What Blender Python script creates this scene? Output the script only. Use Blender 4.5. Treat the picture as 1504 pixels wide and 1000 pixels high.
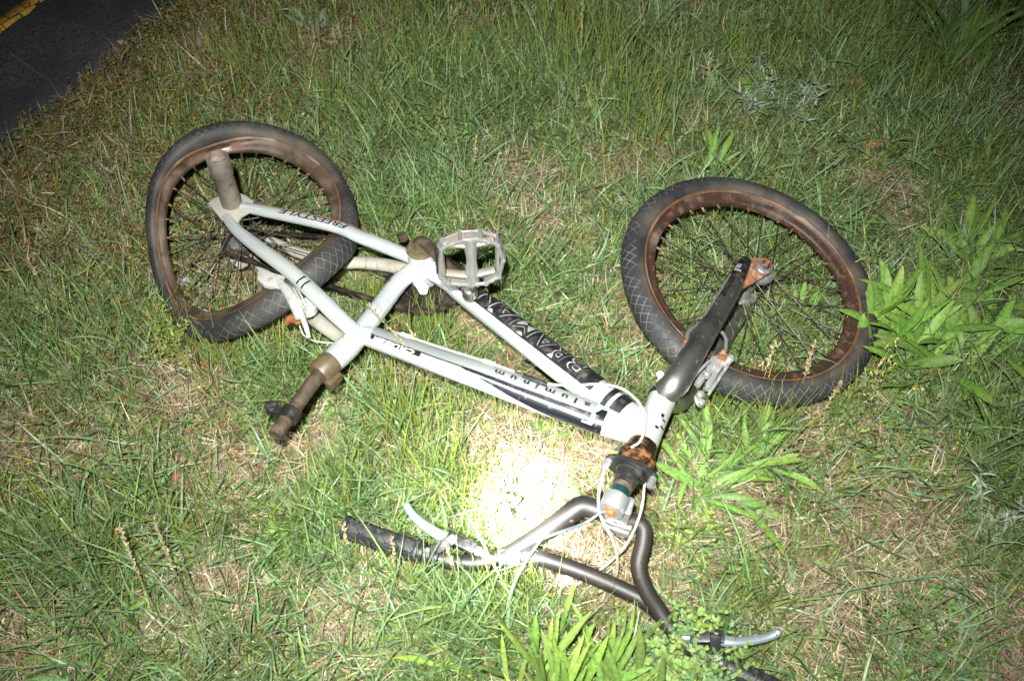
import bpy, bmesh, math, random
import numpy as np
from mathutils import Vector, Matrix
for o in list(bpy.data.objects): bpy.data.objects.remove(o)
S = bpy.context.scene
col = S.collection
R_ = math.radians
A = np.array
rng = np.random.RandomState(7)
random.seed(7)

# ------------------------------------------------------------------ camera
F_PX, PITCH, CAM_H, ROLL = 1314.10, 0.94869, 1.37076, -0.027784
fw = A([0, math.cos(PITCH), -math.sin(PITCH)])
rt0 = A([1., 0, 0]); up0 = np.cross(rt0, fw)
rt = rt0*math.cos(ROLL) + up0*math.sin(ROLL)
up = -rt0*math.sin(ROLL) + up0*math.cos(ROLL)
CAM = A([0, 0, CAM_H])
cd = bpy.data.cameras.new('camera'); cam = bpy.data.objects.new('camera', cd); col.objects.link(cam)
cd.sensor_width = 36; cd.sensor_fit = 'HORIZONTAL'; cd.lens = F_PX/1504*36
cam.matrix_world = Matrix(((rt[0], up[0], -fw[0], 0), (rt[1], up[1], -fw[1], 0), (rt[2], up[2], -fw[2], CAM_H), (0, 0, 0, 1)))
cd.clip_start = 0.02; cd.clip_end = 300
cd.dof.use_dof = True; cd.dof.focus_distance = 1.62; cd.dof.aperture_fstop = 6.3
S.camera = cam

# ------------------------------------------------------------------ night sky and the two lit lamps (camera flash, torch)
w = bpy.data.worlds.new("World"); S.world = w; w.use_nodes = True
nt = w.node_tree; bg = nt.nodes['Background']
sky = nt.nodes.new('ShaderNodeTexSky'); sky.sky_type = 'NISHITA'; sky.sun_disc = False
sky.sun_elevation = R_(-4); sky.sun_rotation = R_(200)
nt.links.new(sky.outputs[0], bg.inputs[0]); bg.inputs[1].default_value = 0.12
FLASH_W, TORCH_SPILL_W, TORCH_CORE_W = 445, 150, 3000
def spot(name, loc, target, watts, size, blend, rad, color):
    l = bpy.data.lights.new(name, 'SPOT'); l.energy = watts; l.spot_size = R_(size); l.spot_blend = blend
    l.shadow_soft_size = rad; l.color = color
    o = bpy.data.objects.new(name, l); col.objects.link(o)
    o.location = loc; o.rotation_euler = (Vector(target)-Vector(loc)).to_track_quat('-Z', 'Y').to_euler()
    return o
def ray(px, py):
    d = fw + rt*((px-752)/F_PX) + up*((500-py)/F_PX); return d
def at(px, py, z):
    d = ray(px, py); t = (z-CAM_H)/d[2]; return CAM + d*t
spot('camera_flash', (-0.05, 0.02, CAM_H+0.22), at(715, 510, 0), FLASH_W, 84, 1.0, 0.02, (0.97, 1.0, 0.96))
spot('torch_spill', (-0.22, -0.05, CAM_H-0.12), at(735, 650, 0), TORCH_SPILL_W, 42, 1.0, 0.02, (0.95, 1.0, 0.96))
spot('torch_core', (-0.22, -0.05, CAM_H-0.12), at(768, 745, 0), TORCH_CORE_W, 8.4, 1.0, 0.015, (0.93, 0.98, 1.0))
spot('torch_halo', (-0.22, -0.05, CAM_H-0.12), at(770, 700, 0), 420, 20, 1.0, 0.02, (0.95, 1.0, 1.0))
S.view_settings.view_transform = 'Standard'; S.view_settings.look = 'None'
S.view_settings.exposure = 0.0; S.view_settings.gamma = 1.0
S.render.engine = 'CYCLES'
try:
    S.cycles.max_bounces = 6; S.cycles.transparent_max_bounces = 4
except Exception: pass

# ------------------------------------------------------------------ helpers: objects and materials
def tag(o, label=None, cat=None, group=None, kind=None):
    if label: o['label'] = label
    if cat: o['category'] = cat
    if group: o['group'] = group
    if kind: o['kind'] = kind
    return o
def empty(name, loc):
    o = bpy.data.objects.new(name, None); o.empty_display_size = .05; col.objects.link(o); o.location = loc; return o
ROOT_LOC = {}
class MB:
    def __init__(s): s.v = []; s.f = []; s.m = []; s.n = 0; s.uv = []
    def add(s, v, f, m=0, uv=None):
        v = np.asarray(v, float).reshape(-1, 3)
        s.v.append(v); s.f += [tuple(int(i)+s.n for i in q) for q in f]; s.m += [m]*len(f) if isinstance(m, int) else list(m)
        s.uv.append(np.zeros((len(v), 2)) if uv is None else uv)
        s.n += len(v); return s
    def build(s, name, mats, parent=None, org=None, sharp=35, smooth=True):
        V = np.concatenate(s.v); 
        root = parent
        while root is not None and root.parent is not None: root = root.parent
        base = A(root.location) if root is not None else (A(org) if org is not None else A([V[:, 0].mean(), V[:, 1].mean(), V[:, 2].min()]))
        me = bpy.data.meshes.new(name); me.from_pydata((V-base).tolist(), [], s.f)
        for m in (mats if isinstance(mats, (list, tuple)) else [mats]): me.materials.append(m)
        me.polygons.foreach_set('material_index', s.m)
        UV = np.concatenate(s.uv)
        if np.abs(UV).max() > 0:
            l = me.uv_layers.new(name='UVMap'); idx = np.zeros(len(me.loops), int); me.loops.foreach_get('vertex_index', idx)
            l.data.foreach_set('uv', UV[idx].ravel())
        bm = bmesh.new(); bm.from_mesh(me); bmesh.ops.recalc_face_normals(bm, faces=bm.faces[:]); bm.to_mesh(me); bm.free()
        if smooth:
            me.shade_smooth()
            me.set_sharp_from_angle(angle=R_(sharp))
        o = bpy.data.objects.new(name, me); col.objects.link(o)
        if parent is not None: o.parent = parent
        else: o.location = base
        return o
def nrm(v): v = A(v, float) if not isinstance(v, np.ndarray) else v; return v/np.linalg.norm(v)
def catmull(P, n):
    P = A(P, float); m = len(P)
    if m == 2:
        t = np.linspace(0, 1, n)[:, None]; return P[0]*(1-t)+P[1]*t
    Q = np.vstack([2*P[0]-P[1], P, 2*P[-1]-P[-2]])
    seg = np.linalg.norm(np.diff(P[:, :3], axis=0), axis=1); cum = np.concatenate([[0], np.cumsum(seg)])
    out = []
    for s in np.linspace(0, cum[-1], n):
        i = min(int(np.searchsorted(cum, s, side='right')-1), m-2); t = (s-cum[i])/max(seg[i], 1e-9)
        p0, p1, p2, p3 = Q[i], Q[i+1], Q[i+2], Q[i+3]
        out.append(.5*((2*p1)+(-p0+p2)*t+(2*p0-5*p1+4*p2-p3)*t*t+(-p0+3*p1-3*p2+p3)*t**3))
    return A(out)
class Tube:
    """a swept tube; theta 90 deg faces the reference normal, theta 0 its side"""
    def __init__(s, pts, ra, rb=None, ref=(0, 0, 1), n=None, seg=20):
        pts = A(pts, float); k = len(pts)
        ra = A(ra if hasattr(ra, '__len__') else [ra]*k, float); rb = ra if rb is None else A(rb if hasattr(rb, '__len__') else [rb]*k, float)
        D = np.column_stack([pts, ra, rb]); L = np.linalg.norm(np.diff(pts, axis=0), axis=1).sum()
        n = n or max(4, int(L/.008)); D = catmull(D, n)
        s.P = D[:, :3]; s.a = D[:, 3]; s.b = D[:, 4]; s.n = n; s.seg = seg
        T = np.gradient(s.P, axis=0); s.T = T/np.linalg.norm(T, axis=1)[:, None]
        ref = A(ref, float); Ax = np.cross(s.T, ref); s.A = Ax/np.linalg.norm(Ax, axis=1)[:, None]; s.N = np.cross(s.A, s.T)
        s.L = L
    def surf(s, u, th, off=0.):
        u = np.clip(np.asarray(u, float), 0, 1)*(s.n-1); i = np.minimum(u.astype(int), s.n-2); t = (u-i)[..., None]
        g = lambda X: X[i]*(1-t)+X[i+1]*t
        a = g(s.a[:, None])+off; b = g(s.b[:, None])+off; th = np.asarray(th, float)[..., None]
        return g(s.P)+g(s.A)*a*np.cos(th)+g(s.N)*b*np.sin(th)
    def mesh(s, mb, m=0, cap=True, m_fn=None):
        th = np.linspace(0, 2*np.pi, s.seg, endpoint=False)
        V = s.surf(np.repeat(np.linspace(0, 1, s.n), s.seg), np.tile(th, s.n)); k = s.seg
        f = [(i*k+j, i*k+(j+1) % k, (i+1)*k+(j+1) % k, (i+1)*k+j) for i in range(s.n-1) for j in range(k)]
        if cap: f += [tuple(range(k))[::-1], tuple(range((s.n-1)*k, s.n*k))]
        uv = np.column_stack([np.repeat(np.linspace(0, s.L, s.n), k), np.tile(th/6.2832, s.n)])
        mb.add(V, f, m, uv); return mb
    def patch(s, mb, u0, u1, lo, hi, m, off=.0008, nu=40, nt=10):
        """a decal or painted shade strip: a thin raised skin on the tube between u0..u1 and the angle curves lo(u)..hi(u) (degrees)"""
        us = np.linspace(u0, u1, nu); V = []
        for o in (off, off-.0006):
            for u in us:
                a, b = R_(lo(u) if callable(lo) else lo), R_(hi(u) if callable(hi) else hi)
                V.append(s.surf(np.full(nt, u), np.linspace(a, b, nt), o))
        V = np.concatenate(V)
        f = [(i*nt+j, i*nt+j+1, (i+1)*nt+j+1, (i+1)*nt+j) for i in range(nu-1) for j in range(nt-1)]
        k = nu*nt; rim = [(i*nt) for i in range(nu)]+[(nu-1)*nt+j for j in range(1, nt)]+[i*nt+nt-1 for i in range(nu-2, -1, -1)]+[j for j in range(nt-2, 0, -1)]
        f += [(rim[i], rim[(i+1) % len(rim)], rim[(i+1) % len(rim)]+k, rim[i]+k) for i in range(len(rim))]
        mb.add(V, f, m)
def lathe(mb, c, axis, prof, m=0, seg=28, cap=True, ref=(0.13, .97, .2)):
    axis = nrm(axis); x = nrm(np.cross(axis, ref)); y = np.cross(axis, x); th = np.linspace(0, 2*np.pi, seg, endpoint=False); V = []
    for h, r in prof: V.append(A(c)+axis*h+r*(np.cos(th)[:, None]*x+np.sin(th)[:, None]*y))
    n = len(prof); f = [(i*seg+j, i*seg+(j+1) % seg, (i+1)*seg+(j+1) % seg, (i+1)*seg+j) for i in range(n-1) for j in range(seg)]
    if cap: f += [tuple(range(seg))[::-1], tuple(range((n-1)*seg, n*seg))]
    mb.add(np.concatenate(V), f, m); return mb
def hexn(mb, c, axis, r, h, m=0): return lathe(mb, c, axis, [(0, r), (h*.85, r), (h, r*.86)], m, 6)
def box(mb, c, ax, ay, az, sx, sy, sz, m=0, bev=.0015):
    ax, ay, az = nrm(A(ax, float)), nrm(A(ay, float)), nrm(A(az, float))
    bm = bmesh.new(); bmesh.ops.create_cube(bm, size=1)
    for v in bm.verts: v.co = Vector((v.co.x*sx, v.co.y*sy, v.co.z*sz))
    if bev: bmesh.ops.bevel(bm, geom=bm.edges[:], offset=bev, segments=2, affect='EDGES', profile=.6)
    V = A([list(v.co) for v in bm.verts]); F = [[v.index for v in f.verts] for f in bm.faces]; bm.free()
    mb.add(A(c)+V[:, :1]*ax+V[:, 1:2]*ay+V[:, 2:]*az, F, m); return mb
def prism(mb, poly, nvec, t, m=0, bev=.0012):
    """a flat outline of 3D points given a thickness t along nvec, edges bevelled"""
    poly = A(poly, float); n = nrm(A(nvec, float)); bm = bmesh.new()
    vs = [bm.verts.new(p-n*t/2) for p in poly]; f = bm.faces.new(vs)
    r = bmesh.ops.extrude_face_region(bm, geom=[f]); 
    for e in r['geom']:
        if isinstance(e, bmesh.types.BMVert): e.co += Vector(n*t)
    bmesh.ops.recalc_face_normals(bm, faces=bm.faces[:])
    if bev: bmesh.ops.bevel(bm, geom=bm.edges[:], offset=bev, segments=2, affect='EDGES', profile=.6)
    bm.verts.index_update(); V = A([list(v.co) for v in bm.verts]); F = [[v.index for v in f.verts] for f in bm.faces]; bm.free()
    mb.add(V, F, m); return mb
def srgb(*c): return tuple(((x/255)/12.92 if x/255 <= .04045 else ((x/255+.055)/1.055)**2.4) for x in c)
def mat(name, base, rough=.5, metal=0., layers=(), bump=0., bscale=300., coat=0., spec=.5, coords='Object'):
    """layers: (color, noise scale, threshold 0..1, softness, rough, metal) laid one over another"""
    m = bpy.data.materials.new(name); m.use_nodes = True; t = m.node_tree; b = t.nodes['Principled BSDF']
    tc = t.nodes.new('ShaderNodeTexCoord').outputs[coords]
    def noise(sc, det=5, rg=.6):
        n = t.nodes.new('ShaderNodeTexNoise'); n.inputs['Scale'].default_value = sc; n.inputs['Detail'].default_value = det; n.inputs['Roughness'].default_value = rg
        t.links.new(tc, n.inputs['Vector']); return n.outputs['Fac']
    def val(x):
        n = t.nodes.new('ShaderNodeValue'); n.outputs[0].default_value = x; return n.outputs[0]
    def mixf(f, a, c):
        n = t.nodes.new('ShaderNodeMix'); n.data_type = 'FLOAT'; t.links.new(f, n.inputs[0]); t.links.new(a, n.inputs[2]); n.inputs[3].default_value = c; return n.outputs[0]
    def mixc(f, a, c):
        n = t.nodes.new('ShaderNodeMix'); n.data_type = 'RGBA'; t.links.new(f, n.inputs[0]); t.links.new(a, n.inputs[6]); n.inputs[7].default_value = (*c, 1); return n.outputs[2]
    rgb = t.nodes.new('ShaderNodeRGB'); rgb.outputs[0].default_value = (*base, 1)
    c, r, k = rgb.outputs[0], val(rough), val(metal)
    for (lc, sc, th, so, lr, lm) in layers:
        mr = t.nodes.new('ShaderNodeMapRange'); mr.inputs[1].default_value = th-so; mr.inputs[2].default_value = th+so
        t.links.new(noise(sc), mr.inputs[0]); f = mr.outputs[0]
        c = mixc(f, c, lc); r = mixf(f, r, lr); k = mixf(f, k, lm)
    t.links.new(c, b.inputs['Base Color']); t.links.new(r, b.inputs['Roughness']); t.links.new(k, b.inputs['Metallic'])
    b.inputs['Specular IOR Level'].default_value = spec
    if coat: b.inputs['Coat Weight'].default_value = coat; b.inputs['Coat Roughness'].default_value = .15
    if bump:
        bp = t.nodes.new('ShaderNodeBump'); bp.inputs['Strength'].default_value = bump; bp.inputs['Distance'].default_value = .001
        t.links.new(noise(bscale, 6), bp.inputs['Height']); t.links.new(bp.outputs[0], b.inputs['Normal'])
    return m
RUST = (.19, .065, .018); RUST2 = (.33, .11, .02); DIRT = (.21, .15, .085); BROWN = (.036, .024, .015)
M = {}
M['frame'] = mat('worn_silver_paint', (.56, .585, .59), .24, .55, [((.42, .41, .38), 9, .62, .16, .45, .3), (DIRT, 42, .72, .05, .75, 0.), ((.14, .12, .10), 160, .715, .015, .6, 0), ((.24, .19, .13), 24, .66, .06, .7, 0)], .12, 260, coat=.35)
M['dirtyframe'] = mat('dusty_silver_paint', (.44, .42, .36), .4, .3, [(DIRT, 18, .62, .13, .8, 0)], .15, 260)
M['grey'] = mat('grey_decal', (.16, .17, .165), .42, .1, [(DIRT, 60, .66, .08, .8, 0)], .05)
M['black'] = mat('black_decal_and_shade', (.008, .008, .010), .35, 0, [((.06, .048, .035), 70, .62, .12, .8, 0)], .05)
M['navy'] = mat('navy_decal', (.005, .005, .008), .3, 0, [((.06, .055, .045), 90, .66, .08, .8, 0)])
M['white'] = mat('white_decal', (.72, .73, .73), .35, 0, [(DIRT, 50, .7, .06, .8, 0)])
M['line'] = mat('silver_letter_outline', (.30, .30, .29), .4, .3)
M['chrome'] = mat('scuffed_chrome', (.42, .41, .39), .2, .95, [((.10, .08, .06), 40, .60, .14, .6, .2), (RUST, 70, .70, .06, .85, 0)], .06)
M['alloy'] = mat('cast_alloy', (.33, .33, .325), .36, .7, [((.18, .15, .11), 60, .63, .10, .7, 0)], .15, 350)
M['lever'] = mat('lever_alloy', (.47, .52, .56), .3, .75, [((.25, .25, .24), 80, .66, .1, .6, .4)], .05)
M['rust'] = mat('rusty_steel', RUST, .8, 0, [(RUST2, 120, .53, .10, .85, 0), (BROWN, 60, .58, .1, .8, 0)], .4, 500)
M['rustdark'] = mat('brown_rusted_steel', BROWN, .62, .15, [((.085, .05, .03), 70, .55, .12, .8, 0), ((.04, .03, .022), 40, .62, .1, .6, 0)], .3, 450)
M['orange'] = mat('orange_rust', (.22, .085, .032), .8, 0, [((.12, .05, .025), 160, .52, .1, .85, 0), ((.34, .26, .18), 60, .62, .08, .8, 0)], .3, 600)
M['rimfront'] = mat('rusted_rim_brown', (.058, .029, .019), .42, .3, [((.030, .019, .014), 22, .52, .14, .6, .1), ((.13, .055, .028), 75, .62, .1, .85, 0), ((.17, .12, .08), 12, .64, .1, .8, 0)], .2, 400)
M['rimrear'] = mat('dusty_rusted_rim', (.075, .052, .036), .28, .5, [((.125, .098, .072), 16, .52, .14, .6, .1), ((.115, .062, .035), 26, .60, .08, .7, 0), ((.08, .045, .03), 30, .62, .1, .6, .1)], .2, 400)
M['chainsteel'] = mat('greasy_dark_steel', (.016, .012, .010), .5, .3, [((.05, .03, .02), 50, .58, .12, .8, 0)], .3, 400)
M['lip'] = mat('rusty_rim_edge', (.17, .075, .030), .5, .2, [((.075, .045, .03), 30, .52, .1, .6, .2), ((.24, .17, .11), 18, .62, .1, .7, 0)], .2, 400)
M['peg'] = mat('grey_steel_peg', (.15, .13, .11), .55, .4, [((.24, .17, .12), 14, .55, .14, .7, 0), ((.08, .065, .055), 60, .6, .08, .6, .2)], .2, 400)
M['spoke'] = mat('tarnished_spoke', (.035, .030, .026), .45, .4, [((.09, .06, .04), 40, .55, .1, .7, 0)], 0)
M['blacksteel'] = mat('black_bar_paint', (.009, .0085, .008), .5, .0, [((.026, .019, .014), 14, .55, .18, .55, .1), ((.14, .075, .035), 70, .71, .05, .85, 0)], .12, 350)
M['blackpart'] = mat('black_plastic_metal', (.010, .010, .010), .42, .0, [((.045, .036, .028), 60, .62, .1, .8, 0)], .1)
M['greaseblack'] = mat('greasy_headset', (.018, .012, .008), .25, .4, [((.18, .065, .018), 45, .56, .08, .7, 0)], .3, 300)
M['rubber'] = mat('grip_rubber', (.012, .012, .013), .5, 0, [((.04, .037, .034), 40, .6, .14, .8, 0)], .15)
M['brass'] = mat('dirty_brass_cap', (.12, .095, .05), .35, .5, [((.12, .08, .045), 60, .55, .1, .75, 0)], .2)
M['tape'] = mat('brown_tape', (.085, .058, .028), .4, 0, [((.05, .034, .02), 40, .52, .1, .6, 0)], .1)
M['teal'] = mat('oily_teal_chrome', (.03, .13, .14), .16, .85, [((.02, .03, .035), 50, .56, .08, .35, .6)], 0)
M['cable'] = mat('cream_braided_cable', (.38, .365, .30), .5, .1, [((.26, .22, .15), 120, .58, .1, .7, 0)], .5, 900)
M['cabledark'] = mat('dark_cable', (.09, .105, .11), .4, .2)
def tyre_mat():
    m = bpy.data.materials.new('tyre_rubber'); m.use_nodes = True; t = m.node_tree; b = t.nodes['Principled BSDF']; L = t.links
    uv = t.nodes.new('ShaderNodeUVMap'); uv.uv_map = 'UVMap'; sx = t.nodes.new('ShaderNodeSeparateXYZ'); L.new(uv.outputs[0], sx.inputs[0])
    def mth(op, a, b_=None, c=None):
        n = t.nodes.new('ShaderNodeMath'); n.operation = op
        for i, x in enumerate((a, b_, c)):
            if x is None: continue
            if isinstance(x, (int, float)): n.inputs[i].default_value = x
            else: L.new(x, n.inputs[i])
        return n.outputs[0]
    U, Vv = sx.outputs[0], sx.outputs[1]       # metres along / across the tread
    tc = t.nodes.new('ShaderNodeTexCoord')
    def noise(sc, d=4):
        n = t.nodes.new('ShaderNodeTexNoise'); n.inputs['Scale'].default_value = sc; n.inputs['Detail'].default_value = d; L.new(tc.outputs['Object'], n.inputs['Vector']); return n.outputs['Fac']
    wob = mth('MULTIPLY', mth('SUBTRACT', noise(60), .5), .12)
    a = mth('ADD', mth('ADD', mth('MULTIPLY', U, 1/.0195), mth('MULTIPLY', Vv, 1/.0225)), wob)
    c = mth('ADD', mth('SUBTRACT', mth('MULTIPLY', U, 1/.0195), mth('MULTIPLY', Vv, 1/.0225)), wob)
    def line(x): return mth('ABSOLUTE', mth('SUBTRACT', mth('FRACT', x), .5))     # .5 on the groove
    g = mth('MAXIMUM', line(a), line(c))
    def mr(x, lo, hi):
        n = t.nodes.new('ShaderNodeMapRange'); L.new(x, n.inputs[0]); n.inputs[1].default_value = lo; n.inputs[2].default_value = hi; return n.outputs[0]
    tread = mr(mth('ABSOLUTE', Vv), .036, .033)
    groove = mth('MULTIPLY', mr(g, .435, .48), tread)
    dust = mth('MULTIPLY', groove, mr(noise(30), .33, .60))
    side = mth('MULTIPLY', mr(mth('ABSOLUTE', Vv), .030, .046), mr(noise(16), .40, .72))
    def mixc(f, x, cc):
        n = t.nodes.new('ShaderNodeMix'); n.data_type = 'RGBA'; L.new(f, n.inputs[0])
        if isinstance(x, tuple): n.inputs[6].default_value = (*x, 1)
        else: L.new(x, n.inputs[6])
        n.inputs[7].default_value = (*cc, 1); return n.outputs[2]
    base = mixc(mr(noise(9), .4, .65), (.017, .017, .020), (.040, .038, .037))
    base = mixc(side, base, (.095, .072, .052)); base = mixc(dust, base, (.15, .14, .12))
    speck = mr(noise(400, 2), .66, .72); base = mixc(mth('MULTIPLY', speck, .5), base, (.2, .17, .13))
    L.new(base, b.inputs['Base Color']); b.inputs['Roughness'].default_value = .62; b.inputs['Specular IOR Level'].default_value = .35
    bp = t.nodes.new('ShaderNodeBump'); bp.inputs['Strength'].default_value = .8; bp.inputs['Distance'].default_value = .0012
    L.new(mth('SUBTRACT', mth('MULTIPLY', noise(350), .25), groove), bp.inputs['Height']); L.new(bp.outputs[0], b.inputs['Normal'])
    return m
M['tyre'] = tyre_mat()

# ------------------------------------------------------------------ ground: one sheet, asphalt road, painted line
def vnoise(x, y, sc, seed):
    r = np.random.RandomState(seed); G = r.rand(64, 64)
    u, v = x*sc+500.3, y*sc+500.7; i, j = np.floor(u).astype(int), np.floor(v).astype(int); a, b = u-i, v-j
    a = a*a*(3-2*a); b = b*b*(3-2*b); g = lambda p, q: G[p % 64, q % 64]
    return g(i, j)*(1-a)*(1-b)+g(i+1, j)*a*(1-b)+g(i, j+1)*(1-a)*b+g(i+1, j+1)*a*b
def fbm(x, y, sc, seed, o=3): return sum(vnoise(x, y, sc*2**k, seed+k)*.5**k for k in range(o))/sum(.5**k for k in range(o))
E0, E1 = at(262, 0, 0)[:2], at(-30, 245, 0)[:2]
ed = (E1-E0)/np.linalg.norm(E1-E0); en = A([-ed[1], ed[0]]); 
if np.dot(en, at(0, 0, 0)[:2]-E0) < 0: en = -en            # en points out over the road
def road_d(x, y): return (x-E0[0])*en[0]+(y-E0[1])*en[1]
def gh(x, y):
    h = (fbm(x, y, 3, 11)-.5)*.03+(fbm(x, y, 14, 21)-.5)*.014
    return h*np.clip(-road_d(x, y)/.15, 0, 1)-.012*np.clip(road_d(x, y)/.05+.5, 0, 1)
n = 330; gx = np.linspace(-2.7, 2.7, n); gy = np.linspace(-1.2, 4.0, n); X, Y = np.meshgrid(gx, gy)
Z = gh(X, Y); edge = np.minimum.reduce([X+2.7, 2.7-X, Y+1.2, 4.0-Y]); Z *= np.clip(edge/.2, 0, 1)
V = np.stack([X, Y, Z], -1).reshape(-1, 3); f = [(i*n+j, i*n+j+1, (i+1)*n+j+1, (i+1)*n+j) for i in range(n-1) for j in range(n-1)]
ring = [(0, j) for j in range(n)]+[(i, n-1) for i in range(1, n)]+[(n-1, j) for j in range(n-2, -1, -1)]+[(i, 0) for i in range(n-2, 0, -1)]
Vo = []; cx, cy = 0, 1.4
for i, j in ring:
    p = A([X[i, j], Y[i, j]]); dd = p-A([cx, cy]); dd = dd/np.abs(dd/A([2.7, 2.6])).max(); Vo.append([cx+dd[0]*25, cy+dd[1]*25, 0])
k0 = n*n; rid = [i*n+j for i, j in ring]; f += [(rid[i], k0+i, k0+(i+1) % len(rid), rid[(i+1) % len(rid)]) for i in range(len(rid))]
mb = MB(); mb.add(np.vstack([V, A(Vo)]), f)
soil = mat('soil', (.10, .068, .042), .95, 0, [((.20, .135, .085), 7, .52, .12, .95, 0), ((.055, .04, .026), 35, .56, .1, .95, 0), ((.30, .235, .155), 150, .60, .05, .95, 0), ((.035, .05, .018), 14, .62, .06, .9, 0)], .9, 160, spec=.2)
tag(mb.build('ground', soil, org=(0, 0, 0)), kind='structure')
# road
def P2(a, b, z=.0): q = E0+ed*a+en*b; return [q[0], q[1], z]
mb = MB(); na, nb = 200, 60; VV = []
av = np.linspace(-6, 6, na); 
for a in av:
    wob = .03*(fbm(A([a]), A([0.]), 5, 33)[0]-.5)+.02*(fbm(A([a]), A([3.]), 22, 35)[0]-.5)
    for b in np.concatenate([[0, .006, .02], np.linspace(.06, 9, nb-3)]): VV.append(P2(a, b+wob*(b < .05), -.018 if b == 0 else (.0 if b < .01 else .004)))
mb.add(VV, [(i*nb+j, i*nb+j+1, (i+1)*nb+j+1, (i+1)*nb+j) for i in range(na-1) for j in range(nb-1)])
asph = mat('asphalt', (.050, .049, .052), .85, 0, [((.022, .021, .023), 130, .52, .06, .8, 0), ((.10, .098, .10), 200, .60, .03, .7, 0), ((.30, .29, .28), 230, .70, .015, .6, 0), ((.016, .016, .02), 3, .55, .15, .9, 0)], 1., 220, spec=.4)
tag(mb.build('road', asph, org=(0, 0, 0), sharp=180), kind='structure')
# painted yellow centre line, thick thermoplastic with cracks
L0, L1 = at(63, 0, .008)[:2], at(-2, 48, .008)[:2]; ld = (L1-L0)/np.linalg.norm(L1-L0); ln = A([-ld[1], ld[0]])
if np.dot(ln, en) < 0: ln = -ln
mb = MB(); na = 500; VV = []; wd = .050
for i in range(na):
    a = -6+12*i/(na-1); j1 = .010*(random.random()-.5)+.012*(fbm(A([a]), A([1.]), 9, 41)[0]-.5); j2 = .006*(random.random()-.5)
    for b, z in ((0+j1, .0035), (0+j1+.002, .0075), (wd+j2-.002, .0075), (wd+j2, .0035)): q = L0+ld*a+ln*b; VV.append([q[0], q[1], z])
mb.add(VV, [(i*4+j, i*4+j+1, (i+1)*4+j+1, (i+1)*4+j) for i in range(na-1) for j in range(3)])
def line_mat():
    m = mat('yellow_road_paint', (.50, .29, .035), .6, 0, [((.33, .19, .03), 30, .55, .1, .7, 0), ((.03, .028, .026), 55, .60, .04, .9, 0)], .5, 200)
    t = m.node_tree; b = t.nodes['Principled BSDF']; src = b.inputs['Base Color'].links[0].from_socket
    tc = t.nodes.new('ShaderNodeTexCoord'); mp = t.nodes.new('ShaderNodeMapping'); mp.inputs['Rotation'].default_value = (0, 0, -math.atan2(ld[1], ld[0])+.12)
    t.links.new(tc.outputs['Object'], mp.inputs[0]); br = t.nodes.new('ShaderNodeTexBrick'); br.inputs['Scale'].default_value = 1
    br.inputs['Brick Width'].default_value = .055; br.inputs['Row Height'].default_value = .05; br.inputs['Mortar Size'].default_value = .0022; br.inputs['Mortar Smooth'].default_value = .4
    nz = t.nodes.new('ShaderNodeTexNoise'); nz.inputs['Scale'].default_value = 25; ad = t.nodes.new('ShaderNodeMix'); ad.data_type = 'VECTOR'
    t.links.new(mp.outputs[0], nz.inputs['Vector']); ad.inputs[0].default_value = .02; t.links.new(mp.outputs[0], ad.inputs[4]); t.links.new(nz.outputs['Color'], ad.inputs[5])
    t.links.new(ad.outputs[1], br.inputs['Vector'])
    mx = t.nodes.new('ShaderNodeMix'); mx.data_type = 'RGBA'; t.links.new(br.outputs['Fac'], mx.inputs[0]); t.links.new(src, mx.inputs[6]); mx.inputs[7].default_value = (.02, .018, .016, 1)
    t.links.new(mx.outputs[2], b.inputs['Base Color']); return m
tag(mb.build('road_marking', line_mat(), org=(0, 0, 0), sharp=180), kind='structure')

# ------------------------------------------------------------------ THE BICYCLE
RB = A([[0.98091933, 0.19436109, 0.00458678], [-0.19386508, 0.97609779, 0.09823157], [0.01461525, -0.09724646, 0.99515301]])
RA = A([-0.52217132, 1.19109454, 0.10413053])              # rear axle centre
BX, BY, BN = RB[:, 0], RB[:, 1], RB[:, 2]                  # forwards, (down of bike), bike's left side = up
def fp(px, py, w=0.):                                      # point of the frame plane (offset w to the bike's left side)
    d = ray(px, py); c = RA+BN*w; t = np.dot(c-CAM, BN)/np.dot(d, BN); return CAM+d*t
bike = empty('bicycle', (0.2, 1.0, 0))
tag(bike, 'silver and black BMX bicycle lying on its side in the grass without a saddle', 'bicycle')

def text_faces(s, size, bold=.0, shear=0., spacing=1.):
    cu = bpy.data.curves.new('t', 'FONT'); cu.body = s; cu.size = size; cu.offset = bold; cu.shear = shear; cu.align_x = 'CENTER'; cu.space_character = spacing; cu.resolution_u = 3
    o = bpy.data.objects.new('t', cu); col.objects.link(o); bpy.context.view_layer.update()
    me = bpy.data.meshes.new_from_object(o.evaluated_get(bpy.context.evaluated_depsgraph_get()))
    bpy.data.objects.remove(o); bpy.data.curves.remove(cu)
    bm = bmesh.new(); bm.from_mesh(me); bmesh.ops.remove_doubles(bm, verts=bm.verts[:], dist=1e-6)
    ys = [v.co.y for v in bm.verts]; xs = [v.co.x for v in bm.verts]; y0, y1, x0, x1 = min(ys), max(ys), min(xs), max(xs)
    for k in range(1, 8):
        y = y0+(y1-y0)*k/8; bmesh.ops.bisect_plane(bm, geom=bm.verts[:]+bm.edges[:]+bm.faces[:], plane_co=(0, y, 0), plane_no=(0, 1, 0))
    bm.verts.index_update(); V = A([[v.co.x-(x0+x1)/2, v.co.y-(y0+y1)/2] for v in bm.verts]); F = [[v.index for v in f.verts] for f in bm.faces]; bm.free(); bpy.data.meshes.remove(me)
    return V, F, x1-x0, y1-y0
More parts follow.
